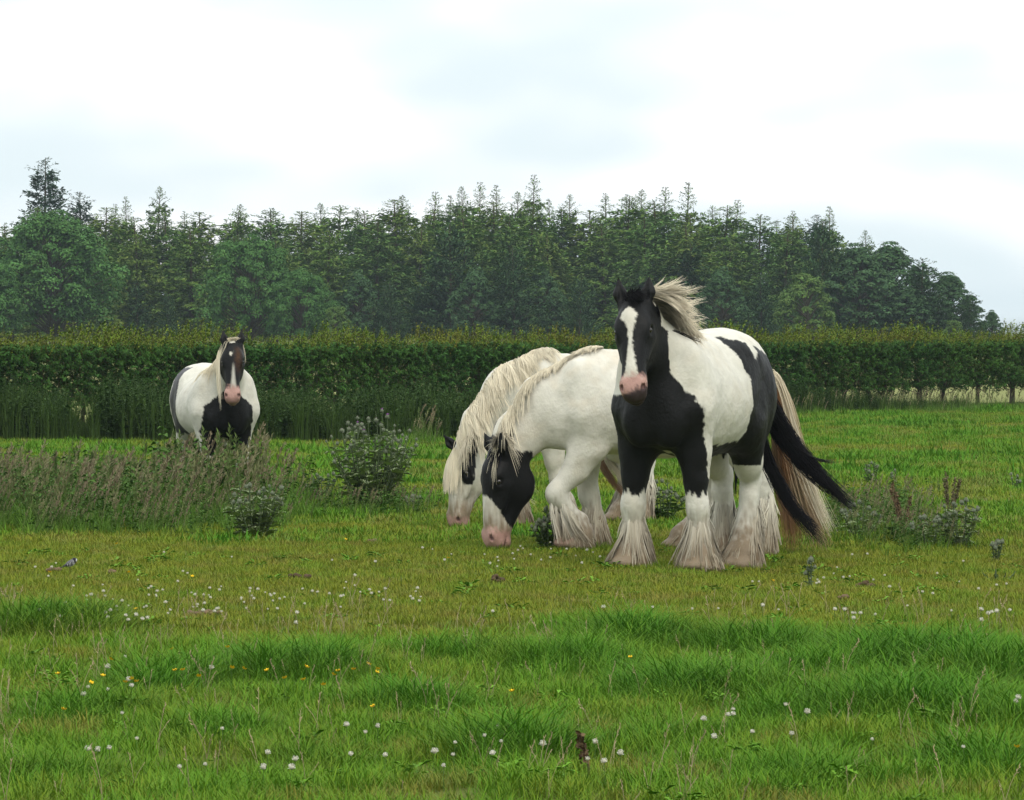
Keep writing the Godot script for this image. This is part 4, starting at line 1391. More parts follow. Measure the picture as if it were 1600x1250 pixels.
	tree("round_tree", "low spreading broadleaf crown to the right of the pony's tree", round_tree[0], 470, 425, 238.0, 0.85, "")
	tree("round_tree", "broadleaf tree cut by the left edge of the picture", round_tree[1], -30, 400, 236.0, 0.9, "")
	tree("leafy_bush", "small light green bush low at the end of the pony's trees", bush[0], 525, 478, 236.0, 0.9, "")
	tree("leafy_bush", "light green young tree in front of the dark pines at right", bush[1], 1262, 428, 240.0, 1.0, "")
	tree("leafy_bush", "small pale bush behind the hedge at the right end of the wood", bush[0], 1490, 500, 236.0, 0.9, "")

# ---------------------------------------------------------------- the hedge
func spray(n: int, length: float, leaf: float, col: Color, upright: float) -> Mesh:
	var b := Bag.new()
	var tip := Vector3(rng.randf_range(-0.2, 0.2), 1.0, rng.randf_range(-0.2, 0.2)).normalized() * length
	b.tube(PackedVector3Array([Vector3.ZERO, tip * 0.5 + Vector3(0.01, 0, 0.01), tip]), 0.003, 0.0012, 3, Color(0.12, 0.08, 0.05), Color(0.14, 0.11, 0.05))
	for k in n:
		var t := rng.randf_range(0.1, 1.0)
		var a := rng.randf() * TAU
		var d := (Vector3(cos(a), upright * rng.randf_range(0.2, 1.2), sin(a))).normalized()
		var up := (Vector3(0, 1, 0) + ball() * 0.9).normalized()
		var v := rng.randf_range(0.75, 1.3)
		var s := leaf * rng.randf_range(0.7, 1.3)
		b.leaf(tip * t, d, up, s, s * 0.6, Color(col.r * v * rng.randf_range(0.85, 1.2), col.g * v, col.b * v), 0.15)
	return b.mesh()

func hedge() -> void:
	var x0 := -11.0
	var x1 := 14.0
	var base := Vector3(0, 0, hedge_z(0.0))
	var o := thing("hedge", "long trimmed hawthorn hedge with yellow green shoots along its top", "hedge", base)
	var run := Vector3(17.8, 0, -26.0).normalized()
	var out := Vector3(run.z, 0, -run.x)
	if out.z < 0.0: out = -out
	var L := (x1 - x0) / run.x
	var start := Vector3(x0, 0, hedge_z(x0)) - base
	# stems
	var sx := 0.4
	while sx < L:
		var b := Bag.new()
		var h := rng.randf_range(0.55, 0.8)
		var r := rng.randf_range(0.03, 0.065)
		b.tube(PackedVector3Array([Vector3(0, -0.05, 0), Vector3(rng.randf_range(-0.05, 0.05), h * 0.5, rng.randf_range(-0.05, 0.05)), Vector3(rng.randf_range(-0.12, 0.12), h, rng.randf_range(-0.1, 0.1))]), r, r * 0.6, 7, Color(0.075, 0.06, 0.045), Color(0.07, 0.055, 0.04))
		for k in 4:
			var a := rng.randf() * TAU
			var y := h * rng.randf_range(0.35, 0.8)
			b.tube(PackedVector3Array([Vector3(0, y, 0), Vector3(cos(a) * 0.18, y + 0.2, sin(a) * 0.18), Vector3(cos(a) * 0.4, y + 0.45, sin(a) * 0.35)]), r * 0.45, 0.008, 4, Color(0.075, 0.06, 0.045), Color(0.08, 0.06, 0.04))
		part("stem", b.mesh(), mats.bark, o, start + run * sx)
		sx += rng.randf_range(0.45, 1.5)
	# twigs inside
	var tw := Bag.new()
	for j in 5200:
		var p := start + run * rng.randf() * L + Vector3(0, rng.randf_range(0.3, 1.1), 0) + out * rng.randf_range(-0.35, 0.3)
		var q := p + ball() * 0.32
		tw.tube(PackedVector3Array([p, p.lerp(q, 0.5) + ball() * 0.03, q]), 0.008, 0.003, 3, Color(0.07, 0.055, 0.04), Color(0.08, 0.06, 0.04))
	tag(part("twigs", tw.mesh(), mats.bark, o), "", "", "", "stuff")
	# leaves of the trimmed body
	var kinds := []
	for j in 3: kinds.append(spray(20, 0.13, 0.036, Color(0.048, 0.108, 0.024), 0.5))
	for j in 3: kinds.append(spray(26, 0.42, 0.032, Color(0.168, 0.232, 0.030), 1.6))
	var where := []
	var cols := []
	for j in 6:
		where.append([])
		cols.append(PackedColorArray())
	for j in 36000:
		var s := rng.randf() * L
		var front := 0.45 + 0.14 * noise_a.get_noise_2d(s * 0.9, 4.0)
		var low := 0.38 + 0.10 * noise_a.get_noise_2d(s * 0.8, 9.0)
		var y := rng.randf_range(low, 1.16)
		var dep := front - pow(rng.randf(), 2.0) * 0.85
		if rng.randf() < 0.25: y = 1.16 - pow(rng.randf(), 2.0) * 0.12
		# gaps and hollows
		if noise_b.get_noise_3d(s * 1.6, y * 2.4, dep * 2.0) > 0.34 and y < 1.0: continue
		var p := start + run * s + Vector3(0, y, 0) + out * dep
		var d := (out * rng.randf_range(-0.2, 1.0) + Vector3(0, rng.randf_range(-0.3, 0.9), 0) + ball() * 0.6).normalized()
		var bs := Basis(d.cross(ball()).normalized(), d, Vector3.ZERO)
		bs.z = bs.x.cross(bs.y)
		var k := rng.randi() % 3
		var v := rng.randf_range(0.8, 1.2)
		where[k].append(Transform3D(bs.scaled(Vector3.ONE * rng.randf_range(0.8, 1.25)), p))
		var g := noise_a.get_noise_2d(s * 0.35, y * 0.7)
		cols[k].append(Color(v * (0.95 + 0.25 * g), v * (1.0 + 0.15 * g), v))
	# this year's shoots
	for j in 5600:
		var s := rng.randf() * L
		var dep := rng.randf_range(-0.45, 0.5)
		var p := start + run * s + Vector3(0, rng.randf_range(1.02, 1.16), 0) + out * dep
		var d := (Vector3(0, 1, 0) + Vector3(0.25, 0, 0) + ball() * 0.5).normalized()
		var bs := Basis(d.cross(ball()).normalized(), d, Vector3.ZERO)
		bs.z = bs.x.cross(bs.y)
		var k := 3 + rng.randi() % 3
		var v := rng.randf_range(0.75, 1.15)
		var tall := 0.66 + 0.75 * maxf(0.0, noise_a.get_noise_2d(s * 0.6, 2.0) + 0.3) * rng.randf_range(0.6, 1.2)
		where[k].append(Transform3D(bs.scaled(Vector3.ONE * tall), p))
		var red := clampf(noise_a.get_noise_2d(s * 0.25, 20.0) * 1.5, 0.0, 1.0)
		cols[k].append(Color(v * (1.0 + 0.12 * red), v * (1.0 - 0.14 * red), v))
	for j in 6:
		tag(copies("foliage" if j < 3 else "shoots", kinds[j], mats.leaf, o, where[j], cols[j]), "", "", "", "stuff")
# ---------------------------------------------------------------- weeds
func seeding_stem(h: float, c_stem: Color, c_head: Color) -> Mesh:
	var b := Bag.new()
	var lean := Vector3(rng.randf_range(0.0, 0.25), 0, rng.randf_range(-0.15, 0.15)) * h
	var pts := PackedVector3Array()
	for k in 5:
		var t := k / 4.0
		pts.append(Vector3(0, h * t, 0) + lean * t * t)
	b.tube(pts, 0.0026, 0.0012, 3, c_stem, c_head)
	for k in 20:
		var t := 1.0 - pow(rng.randf(), 1.3) * 0.34
		var p := along_pts(pts, t)
		var d := (Vector3(0.25, 0.9, 0) + ball() * 0.9).normalized()
		var v := rng.randf_range(0.75, 1.25)
		b.leaf(p, d, d.cross(ball()).normalized(), rng.randf_range(0.03, 0.06) * (1.15 - (t - 0.6)), rng.randf_range(0.008, 0.014), c_head * v, 0.1)
	for k in 3:
		var p := along_pts(pts, rng.randf_range(0.05, 0.55))
		blade(b, p, rng.randf() * TAU, rng.randf_range(0.12, 0.28), 0.007, rng.randf_range(0.4, 1.1), Color(0.065, 0.125, 0.024), Color(0.11, 0.15, 0.035))
	return b.mesh()

func nettle(h: float, col: Color) -> Mesh:
	var b := Bag.new()
	var tip := Vector3(rng.randf_range(-0.08, 0.08), h, rng.randf_range(-0.08, 0.08))
	b.tube(PackedVector3Array([Vector3.ZERO, tip * 0.5, tip]), 0.005, 0.002, 3, col, col)
	for k in 20:
		var t := rng.randf_range(0.15, 1.0)
		var a := rng.randf() * TAU
		var d := Vector3(cos(a), rng.randf_range(-0.3, 0.5), sin(a)).normalized()
		var v := rng.randf_range(0.75, 1.3)
		var s := rng.randf_range(0.05, 0.11) * (1.2 - 0.6 * t)
		b.leaf(tip * t, d, (Vector3.UP + ball() * 0.5).normalized(), s, s * 0.45, Color(col.r * v, col.g * v, col.b * v), 0.3)
	return b.mesh()

func spiny_leaf(b: Bag, root: Vector3, dir: Vector3, up: Vector3, length: float, col: Color) -> void:
	# a lobed thistle leaf: alternate pointed lobes along a midrib
	var side := dir.cross(up).normalized()
	var n := 4
	for k in n:
		var t := (k + 0.4) / n
		var m := root + dir * length * t - up * length * 0.25 * t * t
		var l := length * 0.42 * (1.0 - t * 0.65)
		for s in [-1.0, 1.0]:
			var d: Vector3 = (side * s + dir * 0.55 + up * 0.25).normalized()
			b.leaf(m, d, up, l, l * 0.5, col)
	b.leaf(root, dir, up, length * 1.05, length * 0.16, col * 1.15, 0.28)

func thistle_plant(called: String, label: String, p: Vector3, h: float, w: float, stems: int, heads: float, purple: int, grey: float, group := "") -> void:
	var o := thing(called, label, "thistle", p, rng.randf() * TAU, group)
	var sb := Bag.new()
	var lb := Bag.new()
	var sc := Color(0.09, 0.12, 0.06)
	var lc := Color(0.125, 0.21, 0.07).lerp(Color(0.36, 0.41, 0.24), grey)
	var made := 0
	var flowered := 0
	for j in stems:
		var a := j * 2.4 + rng.randf_range(-0.4, 0.4)
		var sp := sqrt((j + 0.4) / stems)
		var top := Vector3(cos(a) * w * 0.5 * sp, h * rng.randf_range(0.6, 1.0) * (1.0 - 0.3 * sp * sp), sin(a) * w * 0.5 * sp)
		var foot := Vector3(cos(a), 0, sin(a)) * w * 0.10 * sp + Vector3(0, -0.02, 0)
		var pts := PackedVector3Array()
		for k in 6:
			var t := k / 5.0
			pts.append(foot.lerp(top, t) + Vector3(cos(a), 0, sin(a)) * w * 0.05 * sin(t * PI) + Vector3(0, h * 0.06 * sin(t * PI), 0))
		sb.tube(pts, 0.006, 0.003, 5, sc, sc)
		for k in 15:
			var t := rng.randf_range(0.03, 0.86)
			var q := along_pts(pts, t)
			var aa := rng.randf() * TAU
			var v := rng.randf_range(0.6, 1.35)
			spiny_leaf(lb, q, Vector3(cos(aa), rng.randf_range(0.1, 0.8), sin(aa)).normalized(), (Vector3.UP + ball() * 0.4).normalized(), minf(h, 0.5) * rng.randf_range(0.13, 0.30) * (1.1 - 0.6 * t), Color(lc.r * v, lc.g * v, lc.b * v))
		# flower heads at the end of the stem and of a few side shoots
		for k in 3:
			if rng.randf() > heads: continue
			var e := pts[5] if k == 0 else pts[5 - k] + (Vector3(cos(a + k * 2.5), 1.0, sin(a + k * 2.5))) * h * rng.randf_range(0.08, 0.14)
			if k > 0: sb.tube(PackedVector3Array([pts[5 - k], (pts[5 - k] + e) * 0.5 + Vector3(0, 0.01, 0), e]), 0.003, 0.002, 4, sc, sc)
			var r := rng.randf_range(0.010, 0.017)
			var fb := Bag.new()
			fb.lump(Vector3.ZERO, Vector3(r, r * 1.05, r), 6, 8, Color(0.15, 0.18, 0.12), 0.12, j * 7 + k)
			for s in 26:
				var d := ball().normalized()
				fb.leaf(d * r * 0.8, (d + Vector3(0, 0.3, 0)).normalized(), d.cross(ball()).normalized(), r * 0.75, r * 0.25, Color(0.24, 0.26, 0.19))
			var pur := flowered < purple and k == 0
			if pur: flowered += 1
			for s in 24:
				var d := (Vector3(0, 1.0, 0) + ball() * 0.75).normalized()
				fb.leaf(Vector3(0, r * 0.5, 0), d, d.cross(ball()).normalized(), r * 1.5 if pur else r * 1.0, r * 0.3, Color(0.36, 0.13, 0.42) if pur else Color(0.34, 0.29, 0.28))
			part("flower_head", fb.mesh(), mats.leaf, o, e)
			made += 1
	part("stems", sb.mesh(), mats.leaf, o)
	part("leaves", lb.mesh(), mats.leaf, o)

func dock(label: String, p: Vector3, h: float, stalks: int, col: Color, leafy: float) -> void:
	var o := thing("dock_plant", label, "dock", p, rng.randf() * TAU)
	var lb := Bag.new()
	for j in stalks:
		var a := rng.randf() * TAU
		var top := Vector3(cos(a) * h * 0.22, h * rng.randf_range(0.7, 1.0), sin(a) * h * 0.22)
		var b := Bag.new()
		b.tube(PackedVector3Array([Vector3.ZERO, top * 0.5 + Vector3(0.01, 0.01, 0), top]), 0.005, 0.002, 4, col * 0.8, col)
		for k in 90:
			var t := rng.randf_range(0.42, 1.0)
			var q := top * t + ball() * 0.022 * (1.2 - t)
			var v := rng.randf_range(0.7, 1.3)
			b.leaf(q, ball().normalized(), ball().normalized(), 0.02, 0.015, Color(col.r * v, col.g * v, col.b * v))
		part("seed_stalk", b.mesh(), mats.dry, o)
	for j in int(9 * leafy):
		var a := rng.randf() * TAU
		var v := rng.randf_range(0.8, 1.2)
		lb.leaf(Vector3(0, 0.02, 0), Vector3(cos(a), rng.randf_range(0.3, 1.2), sin(a)).normalized(), Vector3.UP, h * rng.randf_range(0.3, 0.5), h * 0.12, Color(0.06, 0.13, 0.03) * v, 0.25)
	if leafy > 0.0: part("leaves", lb.mesh(), mats.leaf, o)

func weeds() -> void:
	# tall seeding grass at the left, in front of the pony
	var kinds := []
	for j in 4: kinds.append(seeding_stem(0.44, Color(0.13, 0.16, 0.05), [Color(0.175, 0.185, 0.08), Color(0.25, 0.235, 0.13), Color(0.12, 0.17, 0.05), Color(0.20, 0.165, 0.10)][j]))
	for j in 2: kinds.append(nettle(0.42, Color(0.075, 0.145, 0.032)))
	for j in 2: kinds.append(tuft(18, 0.09, 0.14, 0.30, 0.007, 0.5, 0.05))
	var where := []
	var cols := []
	for j in 8:
		where.append([])
		cols.append(PackedColorArray())
	for j in 5600:
		var u := rng.randf_range(-120.0, 520.0)
		var v := rng.randf_range(772.0, 838.0)
		# the clump thins out to the right and is ragged along its front
		var edge := 838.0 - 16.0 * smoothstep(250.0, 520.0, u) + noise_a.get_noise_2d(u * 0.012, 3.0) * 22.0
		if v > edge: continue
		if u > 380.0 and rng.randf() < (u - 380.0) / 110.0: continue
		var p := on_ground(u, v)
		var g := noise_a.get_noise_2d(p.x * 1.2, p.z * 0.6 + 11.0)
		var k := rng.randi() % 4
		var r := rng.randf()
		if r < 0.10 + 0.1 * g: k = 4 + rng.randi() % 2
		elif r < 0.64: k = 6 + rng.randi() % 2
		var s := rng.randf_range(0.72, 1.1) * (1.0 + 0.25 * g) * lerpf(0.45, 1.0, smoothstep(0.0, 24.0, edge - v))
		s *= 1.25 if u > 255.0 and u < 405.0 else 0.92
		if k < 4: s *= rng.randf_range(0.72, 1.12)
		var c := rng.randf_range(0.85, 1.15)
		where[k].append(Transform3D(Basis(Vector3.UP, rng.randf_range(-0.7, 0.7)).scaled(Vector3.ONE * s), p))
		cols[k].append(Color(c, c, c) if k < 6 else Color(0.105, 0.20, 0.030) * c)
	var o := Node3D.new()
	o.name = "seeding_grass"
	add_child(o)
	tag(o, "tall brownish seeding grass clump at the left, in front of the pony", "grass", "", "stuff")
	for j in 8:
		if where[j].size(): tag(copies("stems", kinds[j], mats.dry if j < 4 else mats.grass, o, where[j], cols[j]), "", "", "", "stuff")
	# the same mixture, thinner, round the big thistles and at the right
	where = []
	cols = []
	for j in 8:
		where.append([])
		cols.append(PackedColorArray())
	for q in [[560.0, 800.0, 90.0, 14.0, 260, 0.45], [640.0, 800.0, 50.0, 10.0, 90, 0.4], [1380.0, 815.0, 70.0, 30.0, 330, 0.55], [1440.0, 840.0, 90.0, 12.0, 260, 0.45], [1320.0, 820.0, 40.0, 18.0, 140, 0.5], [250.0, 835.0, 140.0, 8.0, 120, 0.5], [660.0, 690.0, 30.0, 5.0, 60, 0.9], [1420.0, 640.0, 260.0, 5.0, 900, 0.75], [1230.0, 648.0, 70.0, 5.0, 150, 0.8]]:
		for j in q[4]:
			var p := on_ground(rng.randfn(q[0], q[2] * 0.5), rng.randfn(q[1], q[3] * 0.5))
			var k := rng.randi() % 8
			if k >= 4 and k < 6 and q[1] < 700.0: k = 6
			var s: float = q[5] * rng.randf_range(0.6, 1.2)
			var c := rng.randf_range(0.85, 1.2)
			where[k].append(Transform3D(Basis(Vector3.UP, rng.randf_range(-0.7, 0.7)).scaled(Vector3.ONE * s), p))
			cols[k].append(Color(c, c, c) if k < 6 else Color(0.085, 0.16, 0.025) * c)
	o = Node3D.new()
	o.name = "rough_grass"
	add_child(o)
	tag(o, "rough seeding grass around the thistles and along the foot of the hedge", "grass", "", "stuff")
	for j in 8:
		if where[j].size(): tag(copies("stems", kinds[j], mats.dry if j < 4 else mats.grass, o, where[j], cols[j]), "", "", "", "stuff")
	# rank nettles and grass along the hedge at the left
	var nk := []
	for j in 3: nk.append(nettle(0.72, Color(0.052, 0.094, 0.028)))
	for j in 2: nk.append(tuft(22, 0.10, 0.35, 0.72, 0.011, 0.28, 0.03))
	where = [[], [], [], [], []]
	cols = [PackedColorArray(), PackedColorArray(), PackedColorArray(), PackedColorArray(), PackedColorArray()]
	for j in 5200:
		var s := rng.randf()
		var x := lerpf(-9.5, 3.4, s)
		var z := maxf(hedge_z(x) + 0.7, -62.5 - (x + 1.5) * 0.5 if x > -1.5 else -62.0) + rng.randf() * 2.4
		z = minf(z, -59.3 - maxf(0.0, x + 0.8) * 1.2)
		var u := 800.0 + x * 6981.0 / -z
		var gap := absf(u - 131.0) < 20.0 + rng.randf_range(-5, 5)
		var k := rng.randi() % 5
		var c := rng.randf_range(0.8, 1.2)
		var sc := rng.randf_range(0.75, 1.1) * (1.0 + 0.3 * noise_a.get_noise_2d(x * 0.6, 1.0)) * (0.42 if gap else 1.0)
		where[k].append(Transform3D(Basis(Vector3.UP, rng.randf() * TAU).scaled(Vector3.ONE * sc), Vector3(x, rise(x, z), z)))
		cols[k].append(Color(c, c, c) if k < 3 else Color(0.060, 0.105, 0.026) * c)
	for j in 1600:
		var x := 2.6 + 6.0 * pow(rng.randf(), 1.5)
		var z := hedge_z(x) + rng.randf_range(0.45, 1.5)
		var k := rng.randi() % 5
		var c := rng.randf_range(0.8, 1.2)
		where[k].append(Transform3D(Basis(Vector3.UP, rng.randf() * TAU).scaled(Vector3.ONE * rng.randf_range(0.55, 1.0) * (1.0 - 0.6 * smoothstep(4.4, 8.0, x))), Vector3(x, rise(x, z), z)))
		cols[k].append(Color(c, c, c) if k < 3 else Color(0.060, 0.105, 0.026) * c)
	o = Node3D.new()
	o.name = "nettle_bank"
	add_child(o)
	tag(o, "dark bank of nettles and rank grass along the foot of the hedge", "nettles", "", "stuff")
	for j in 5: tag(copies("stems", nk[j], mats.leaf, o, where[j], cols[j]), "", "", "", "stuff")
	# thistles one by one
	thistle_plant("thistle", "large bushy thistle with purple flower heads between the pony and the grazing horses", on_ground(582, 796), 0.84, 0.84, 52, 0.55, 4, 0.75)
	thistle_plant("thistle", "dark leafy thistle close to the left side of the large purple thistle", on_ground(500, 786), 0.34, 0.36, 12, 0.3, 0, 0.2)
	thistle_plant("thistle", "grey green thistle in front of the tall dry grass, left of centre", on_ground(398, 843), 0.48, 0.46, 18, 0.6, 0, 0.7)
	thistle_plant("thistle", "small thistle in front of the grazing horse's forefoot", on_ground(857, 859), 0.30, 0.24, 12, 0.8, 0, 0.25)
	thistle_plant("thistle", "single short thistle standing alone right of the front horse's hooves", on_ground(1268, 911), 0.19, 0.07, 2, 1.0, 0, 0.5)
	thistle_plant("thistle", "thistle clump seen between the front horse's forelegs", on_ground(1035, 815), 0.38, 0.40, 11, 0.7, 0, 0.2)
	thistle_plant("thistle", "bushy grey thistle at the right end of the dock clump", on_ground(1502, 846), 0.40, 0.34, 10, 0.9, 0, 0.9)
	thistle_plant("thistle", "low grey thistle under the brown dock stalks at right", on_ground(1450, 846), 0.28, 0.36, 8, 0.6, 0, 0.8)
	thistle_plant("thistle", "pale thistle beneath the end of the blown black tail", on_ground(1345, 836), 0.32, 0.34, 7, 0.7, 0, 0.9)
	thistle_plant("thistle", "small distant thistle above the end of the black tail", on_ground(1362, 755), 0.24, 0.2, 5, 0.8, 0, 0.5)
	thistle_plant("thistle", "tiny distant thistle just right of the small distant one", on_ground(1396, 752), 0.14, 0.1, 3, 0.5, 0, 0.3)
	thistle_plant("thistle", "small thistle near the right edge behind the dock clump", on_ground(1586, 762), 0.16, 0.13, 4, 0.5, 0, 0.4)
	thistle_plant("thistle", "small thistle near the right edge in front of the dock clump", on_ground(1556, 864), 0.18, 0.14, 4, 0.5, 0, 0.4)
	thistle_plant("thistle", "low leafy weed at the right edge on the cropped turf", on_ground(1562, 894), 0.09, 0.30, 6, 0.0, 0, 0.1)
	thistle_plant("thistle", "small grey thistle left of the pale grazing horse's muzzle", on_ground(648, 800), 0.16, 0.16, 4, 0.6, 0, 0.6)
	# docks
	dock("dock with tall brown seed stalks right of the black tail", on_ground(1414, 838), 0.46, 4, Color(0.15, 0.10, 0.055), 1.0)
	dock("dock with greenish brown seed stalks beside the bushy grey thistle", on_ground(1482, 820), 0.42, 5, Color(0.14, 0.12, 0.06), 1.0)
	dock("thin rusty dock stalk standing at the bottom edge of the foreground", on_ground(921, 1232), 0.17, 1, Color(0.13, 0.085, 0.045), 0.0)
	dock("broad leaved dock seedling at the bottom edge beside the rusty stalk", on_ground(884, 1232), 0.11, 0, Color(0.16, 0.2, 0.05), 0.7)
# ---------------------------------------------------------------- flowers and small things
func flowers() -> void:
	var heads := []
	for j in 3:
		var b := Bag.new()
		b.lump(Vector3.ZERO, Vector3(0.0085, 0.0075, 0.0085), 5, 7, Color(0.55, 0.52, 0.42), 0.1, j)
		for k in 46:
			var d := ball().normalized()
			if d.y < -0.5: d.y = -d.y
			b.leaf(d * 0.007, (d + Vector3(0, 0.35, 0)).normalized(), d.cross(ball()).normalized(), 0.0065, 0.0032, Color(0.62, 0.61, 0.52) * rng.randf_range(0.85, 1.1))
		heads.append(b.mesh())
	var stem := Bag.new()
	stem.tube(PackedVector3Array([Vector3.ZERO, Vector3(0.004, 0.5, 0), Vector3(0, 1, 0)]), 0.0012, 0.0010, 4, Color(0.07, 0.14, 0.03), Color(0.09, 0.16, 0.04))
	var stem_mesh := stem.mesh()
	var spots := []
	for q in [[320, 1226], [280, 1240], [137, 1209], [152, 1211], [170, 1216], [461, 1222], [411, 1239], [455, 1242], [541, 1175], [590, 1184], [548, 1210], [679, 1214], [757, 1200], [711, 1205], [783, 1202], [769, 1231], [770, 1215], [848, 1217], [930, 1210], [918, 1240], [944, 1248], [970, 1236], [190, 1158], [205, 1120], [137, 1110], [168, 1113], [130, 1120], [200, 1110], [213, 1192], [195, 1062], [168, 1080], [330, 1076], [200, 1006], [212, 1002], [222, 1003], [230, 1004], [168, 990], [196, 996], [228, 980], [265, 966], [262, 998], [335, 972], [338, 979], [464, 986], [462, 993], [418, 980], [433, 979], [1138, 1158], [1146, 1152], [1228, 1152], [1262, 1156], [1305, 993], [1320, 992], [1345, 995], [1334, 1004], [1535, 977], [1533, 984], [1534, 997], [1545, 994], [1550, 985], [1558, 987], [1442, 940], [1458, 943], [1082, 972], [770, 974], [943, 983], [1186, 917], [1176, 918], [1280, 918], [1276, 921], [1328, 902], [1318, 904], [1588, 1140], [1592, 1145]]:
		spots.append(q)
	# drifts: two long bands across the cropped turf, and strays
	var regions := []
	for q in spots: regions.append(0 if q[1] > 1165 else 1 if q[0] < 700 else 2)
	for c in [[60, 130, 665, 944, 9, 3], [30, 60, 400, 965, 14, 3], [30, 660, 1000, 880, 11, 4], [16, 20, 600, 900, 18, 3], [16, 1200, 1590, 900, 22, 5], [10, 1000, 1590, 975, 12, 5], [14, 20, 1580, 1195, 24, 0]]:
		for j in c[0]:
			spots.append([rng.randf_range(c[1], c[2]), rng.randfn(c[3], c[4])])
			regions.append(c[5])
	var labels := ["white clover flower close by, near the bottom edge of the picture", "white clover flower in the longer grass at the left of the foreground", "white clover flower in the longer grass at the right of the foreground", "white clover flower of the drift across the cropped turf at left", "white clover flower on the turf near the grazing muzzles", "white clover flower on the turf at the right, past the horses"]
	for j in spots.size():
		var q: Array = spots[j]
		var p := on_ground(q[0], clampf(q[1], 860, 1249))
		var h := 0.055 if q[1] < 975 else rng.randf_range(0.08, 0.115)
		var o := thing("clover_flower", labels[regions[j]], "flower", p, rng.randf() * TAU, ["clover at the bottom edge", "clover at the left", "clover at the right", "clover drift on the turf", "clover near the muzzles", "clover past the horses"][regions[j]])
		part("flower_head", heads[j % 3], mats.petal, o, Vector3(0, h, 0)).scale = Vector3.ONE * rng.randf_range(0.65, 1.25) * (0.9 if q[1] > 980 else 0.72)
		part("stem", stem_mesh, mats.leaf, o).scale = Vector3(1, h, 1)
	# buttercups: five cupped petals round a centre
	var bb := Bag.new()
	for k in 5:
		var a := TAU * k / 5.0
		var d := Vector3(cos(a), 0.55, sin(a)).normalized()
		var up := Vector3(-cos(a) * 0.5, 1.0, -sin(a) * 0.5).normalized()
		bb.leaf(Vector3.ZERO, d, up, 0.015, 0.014, Color(0.72, 0.46, 0.015), -0.25)
	bb.lump(Vector3(0, 0.003, 0), Vector3(0.004, 0.003, 0.004), 4, 6, Color(0.55, 0.42, 0.03))
	var cup := bb.mesh()
	for q in [[77, 908], [201, 908], [212, 970], [273, 1098], [362, 1100], [380, 1098], [417, 1104], [445, 1112], [474, 1114], [478, 1098], [90, 1106], [141, 1118], [195, 1118], [205, 1114], [212, 1116], [160, 1108], [172, 1076], [268, 1056], [355, 1062], [285, 1102], [310, 1112], [505, 1122], [520, 1108], [528, 1102], [552, 1093], [590, 1092], [588, 1099], [575, 1078], [583, 1156], [985, 1064], [98, 1160], [1590, 1228], [800, 1128], [182, 862], [300, 915], [540, 855], [1208, 912], [700, 885]]:
		var p := on_ground(q[0], q[1])
		var h := 0.12 if q[1] > 980 else 0.05
		var o := thing("buttercup_flower", "yellow buttercup flower among the grass", "flower", p, rng.randf() * TAU, "yellow buttercups in the pasture")
		part("petals", cup, mats.petal, o, Vector3(0, h, 0)).rotation = Vector3(rng.randf_range(0.1, 0.6), 0, 0)
		part("stem", stem_mesh, mats.leaf, o).scale = Vector3(1, h, 1)

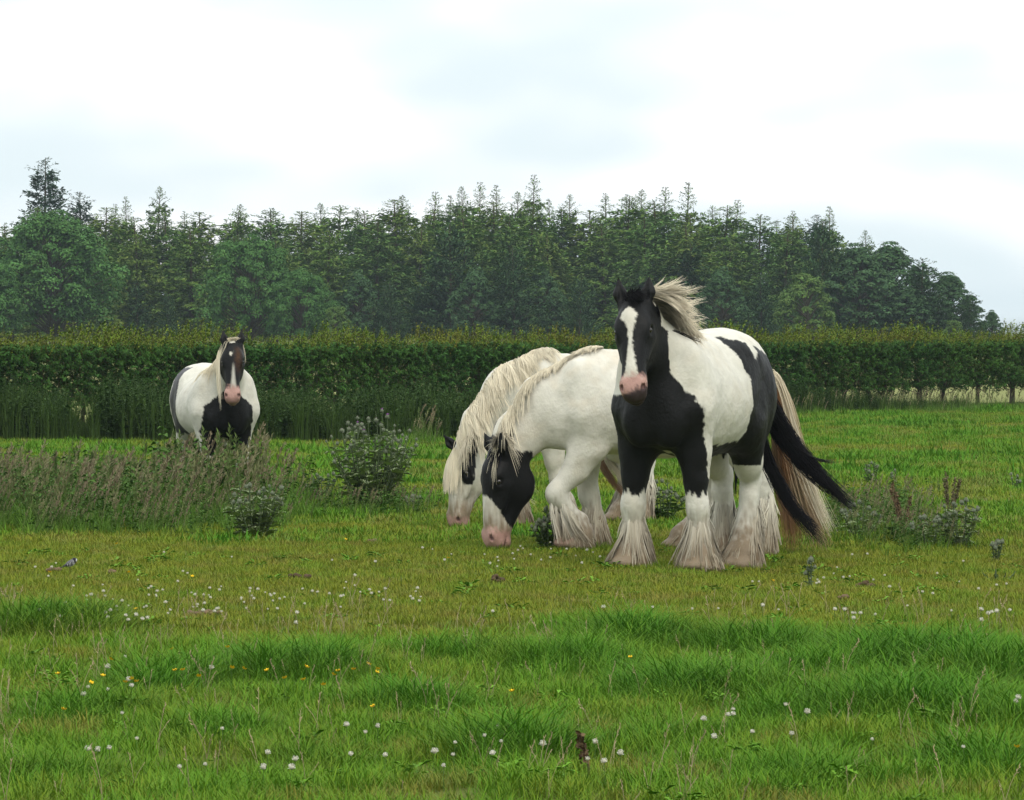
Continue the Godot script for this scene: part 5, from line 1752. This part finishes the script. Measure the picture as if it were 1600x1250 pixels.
func small_things() -> void:
	# droppings and scraped earth on the turf
	var d := [
		["pile of dark horse droppings on the turf below the grazing heads", 775, 912, 0.055, 0.032, 14],
		["pile of grey droppings on the turf at the right, past the lone thistle", 1354, 912, 0.055, 0.034, 15],
		["small dark droppings on the turf left of centre", 461, 906, 0.030, 0.018, 7],
		["smaller crumb of droppings right beside the small dark droppings", 479, 907, 0.018, 0.012, 4],
		["flat old droppings among the clover flowers", 318, 962, 0.085, 0.014, 14],
		["dry brown droppings right behind the small bird", 85, 896, 0.05, 0.012, 8],
		["pale crumbled droppings at the edge of the cropped turf, above the clover", 583, 850, 0.04, 0.016, 8],
		["faint old droppings in the turf right of the small bird", 178, 899, 0.03, 0.012, 5],
		["brown droppings low in the turf below the lone thistle", 1318, 940, 0.03, 0.010, 6],
		["pale dry dung on the turf at the far right", 1478, 966, 0.045, 0.010, 6],
	]
	for j in d.size():
		var q: Array = d[j]
		var b := Bag.new()
		for k in q[5]:
			var r: float = rng.randf_range(0.011, 0.02)
			var dis := sqrt(rng.randf())
			var a := rng.randf() * TAU
			var pale := Color(0.085, 0.06, 0.035) if j < 4 else Color(0.15, 0.105, 0.065)
			b.lump(Vector3(cos(a) * q[3] * dis, maxf(r * 0.55, q[4] * (1.0 - dis) * 1.1), sin(a) * q[3] * dis), Vector3(r, r * 0.75, r), 6, 8, pale * rng.randf_range(0.75, 1.25), 0.12, j * 50 + k)
		var o := part("horse_droppings", b.mesh(), mats.earth, self, on_ground(q[1], q[2]) + Vector3(0, 0.012, 0))
		tag(o, q[0], "droppings", "droppings on the turf")
	# the wagtail
	var s := Solid.new()
	s.egg(Vector3(0, 0.045, 0), Vector3(0.036, 0.021, 0.020), 0.01, Basis(Vector3(0, 0, 1), 0.35))
	s.egg(Vector3(0.028, 0.066, 0), Vector3(0.016, 0.014, 0.0135), 0.012)
	s.cone(Vector3(0.016, 0.056, 0), Vector3(0.027, 0.066, 0), 0.014, 0.012, 0.01)
	s.cone(Vector3(0.042, 0.066, 0), Vector3(0.054, 0.064, 0), 0.0028, 0.0008, 0.003)
	s.cone(Vector3(-0.025, 0.035, 0), Vector3(-0.078, 0.018, 0), 0.009, 0.005, 0.01, 0.4, Vector3(0, 1, 0))
	for z in [-1.0, 1.0]:
		s.cone(Vector3(0.008, 0.05, 0.017 * z), Vector3(-0.045, 0.03, 0.011 * z), 0.012, 0.004, 0.005, 0.5)
	var net := s.net(0.0028)
	for p in net.v:
		var c := Color(0.10, 0.10, 0.105)
		if p.y < 0.04 + p.x * 0.5 and p.x > -0.03 and p.x < 0.03: c = Color(0.55, 0.55, 0.54)
		if p.x > 0.012 and p.y > 0.058: c = Color(0.014, 0.014, 0.016)
		if p.x > 0.030 and p.y > 0.058 and p.y < 0.074 and absf(p.z) > 0.006: c = Color(0.6, 0.6, 0.58)
		if p.x > 0.018 and p.y < 0.058: c = Color(0.02, 0.02, 0.022)
		if absf(p.z) > 0.0145 and p.x < 0.01 and p.y > 0.03: c = Color(0.028, 0.028, 0.03) if fmod(p.x * 200.0 + 40.0, 2.0) < 1.5 else Color(0.4, 0.4, 0.4)
		if p.x < -0.035: c = Color(0.016, 0.016, 0.018)
		if p.x > 0.043: c = Color(0.02, 0.02, 0.02)
		net.c.append(c)
	var bird := thing("wagtail_bird", "small black and grey bird standing on the turf at the left", "bird", on_ground(110, 897) + Vector3(0, 0.022, 0), 0.6)
	bird.scale = Vector3.ONE * 0.95
	part("body", net.mesh(), mats.coat, bird)
	for z in [-1.0, 1.0]:
		var lb := Bag.new()
		lb.tube(PackedVector3Array([Vector3(0, 0.03, 0.008 * z), Vector3(-0.006, 0.012, 0.009 * z), Vector3(0, -0.016, 0.010 * z)]), 0.0016, 0.0012, 4, Color(0.03, 0.025, 0.02), Color(0.03, 0.025, 0.02))
		for a in [-0.5, 0.0, 0.5]:
			lb.tube(PackedVector3Array([Vector3(0, -0.015, 0.010 * z), Vector3(0.006, -0.016, 0.010 * z + a * 0.006), Vector3(0.012, -0.017, 0.010 * z + a * 0.012)]), 0.001, 0.0006, 3, Color(0.03, 0.025, 0.02), Color(0.03, 0.025, 0.02))
		part("leg", lb.mesh(), mats.coat, bird)
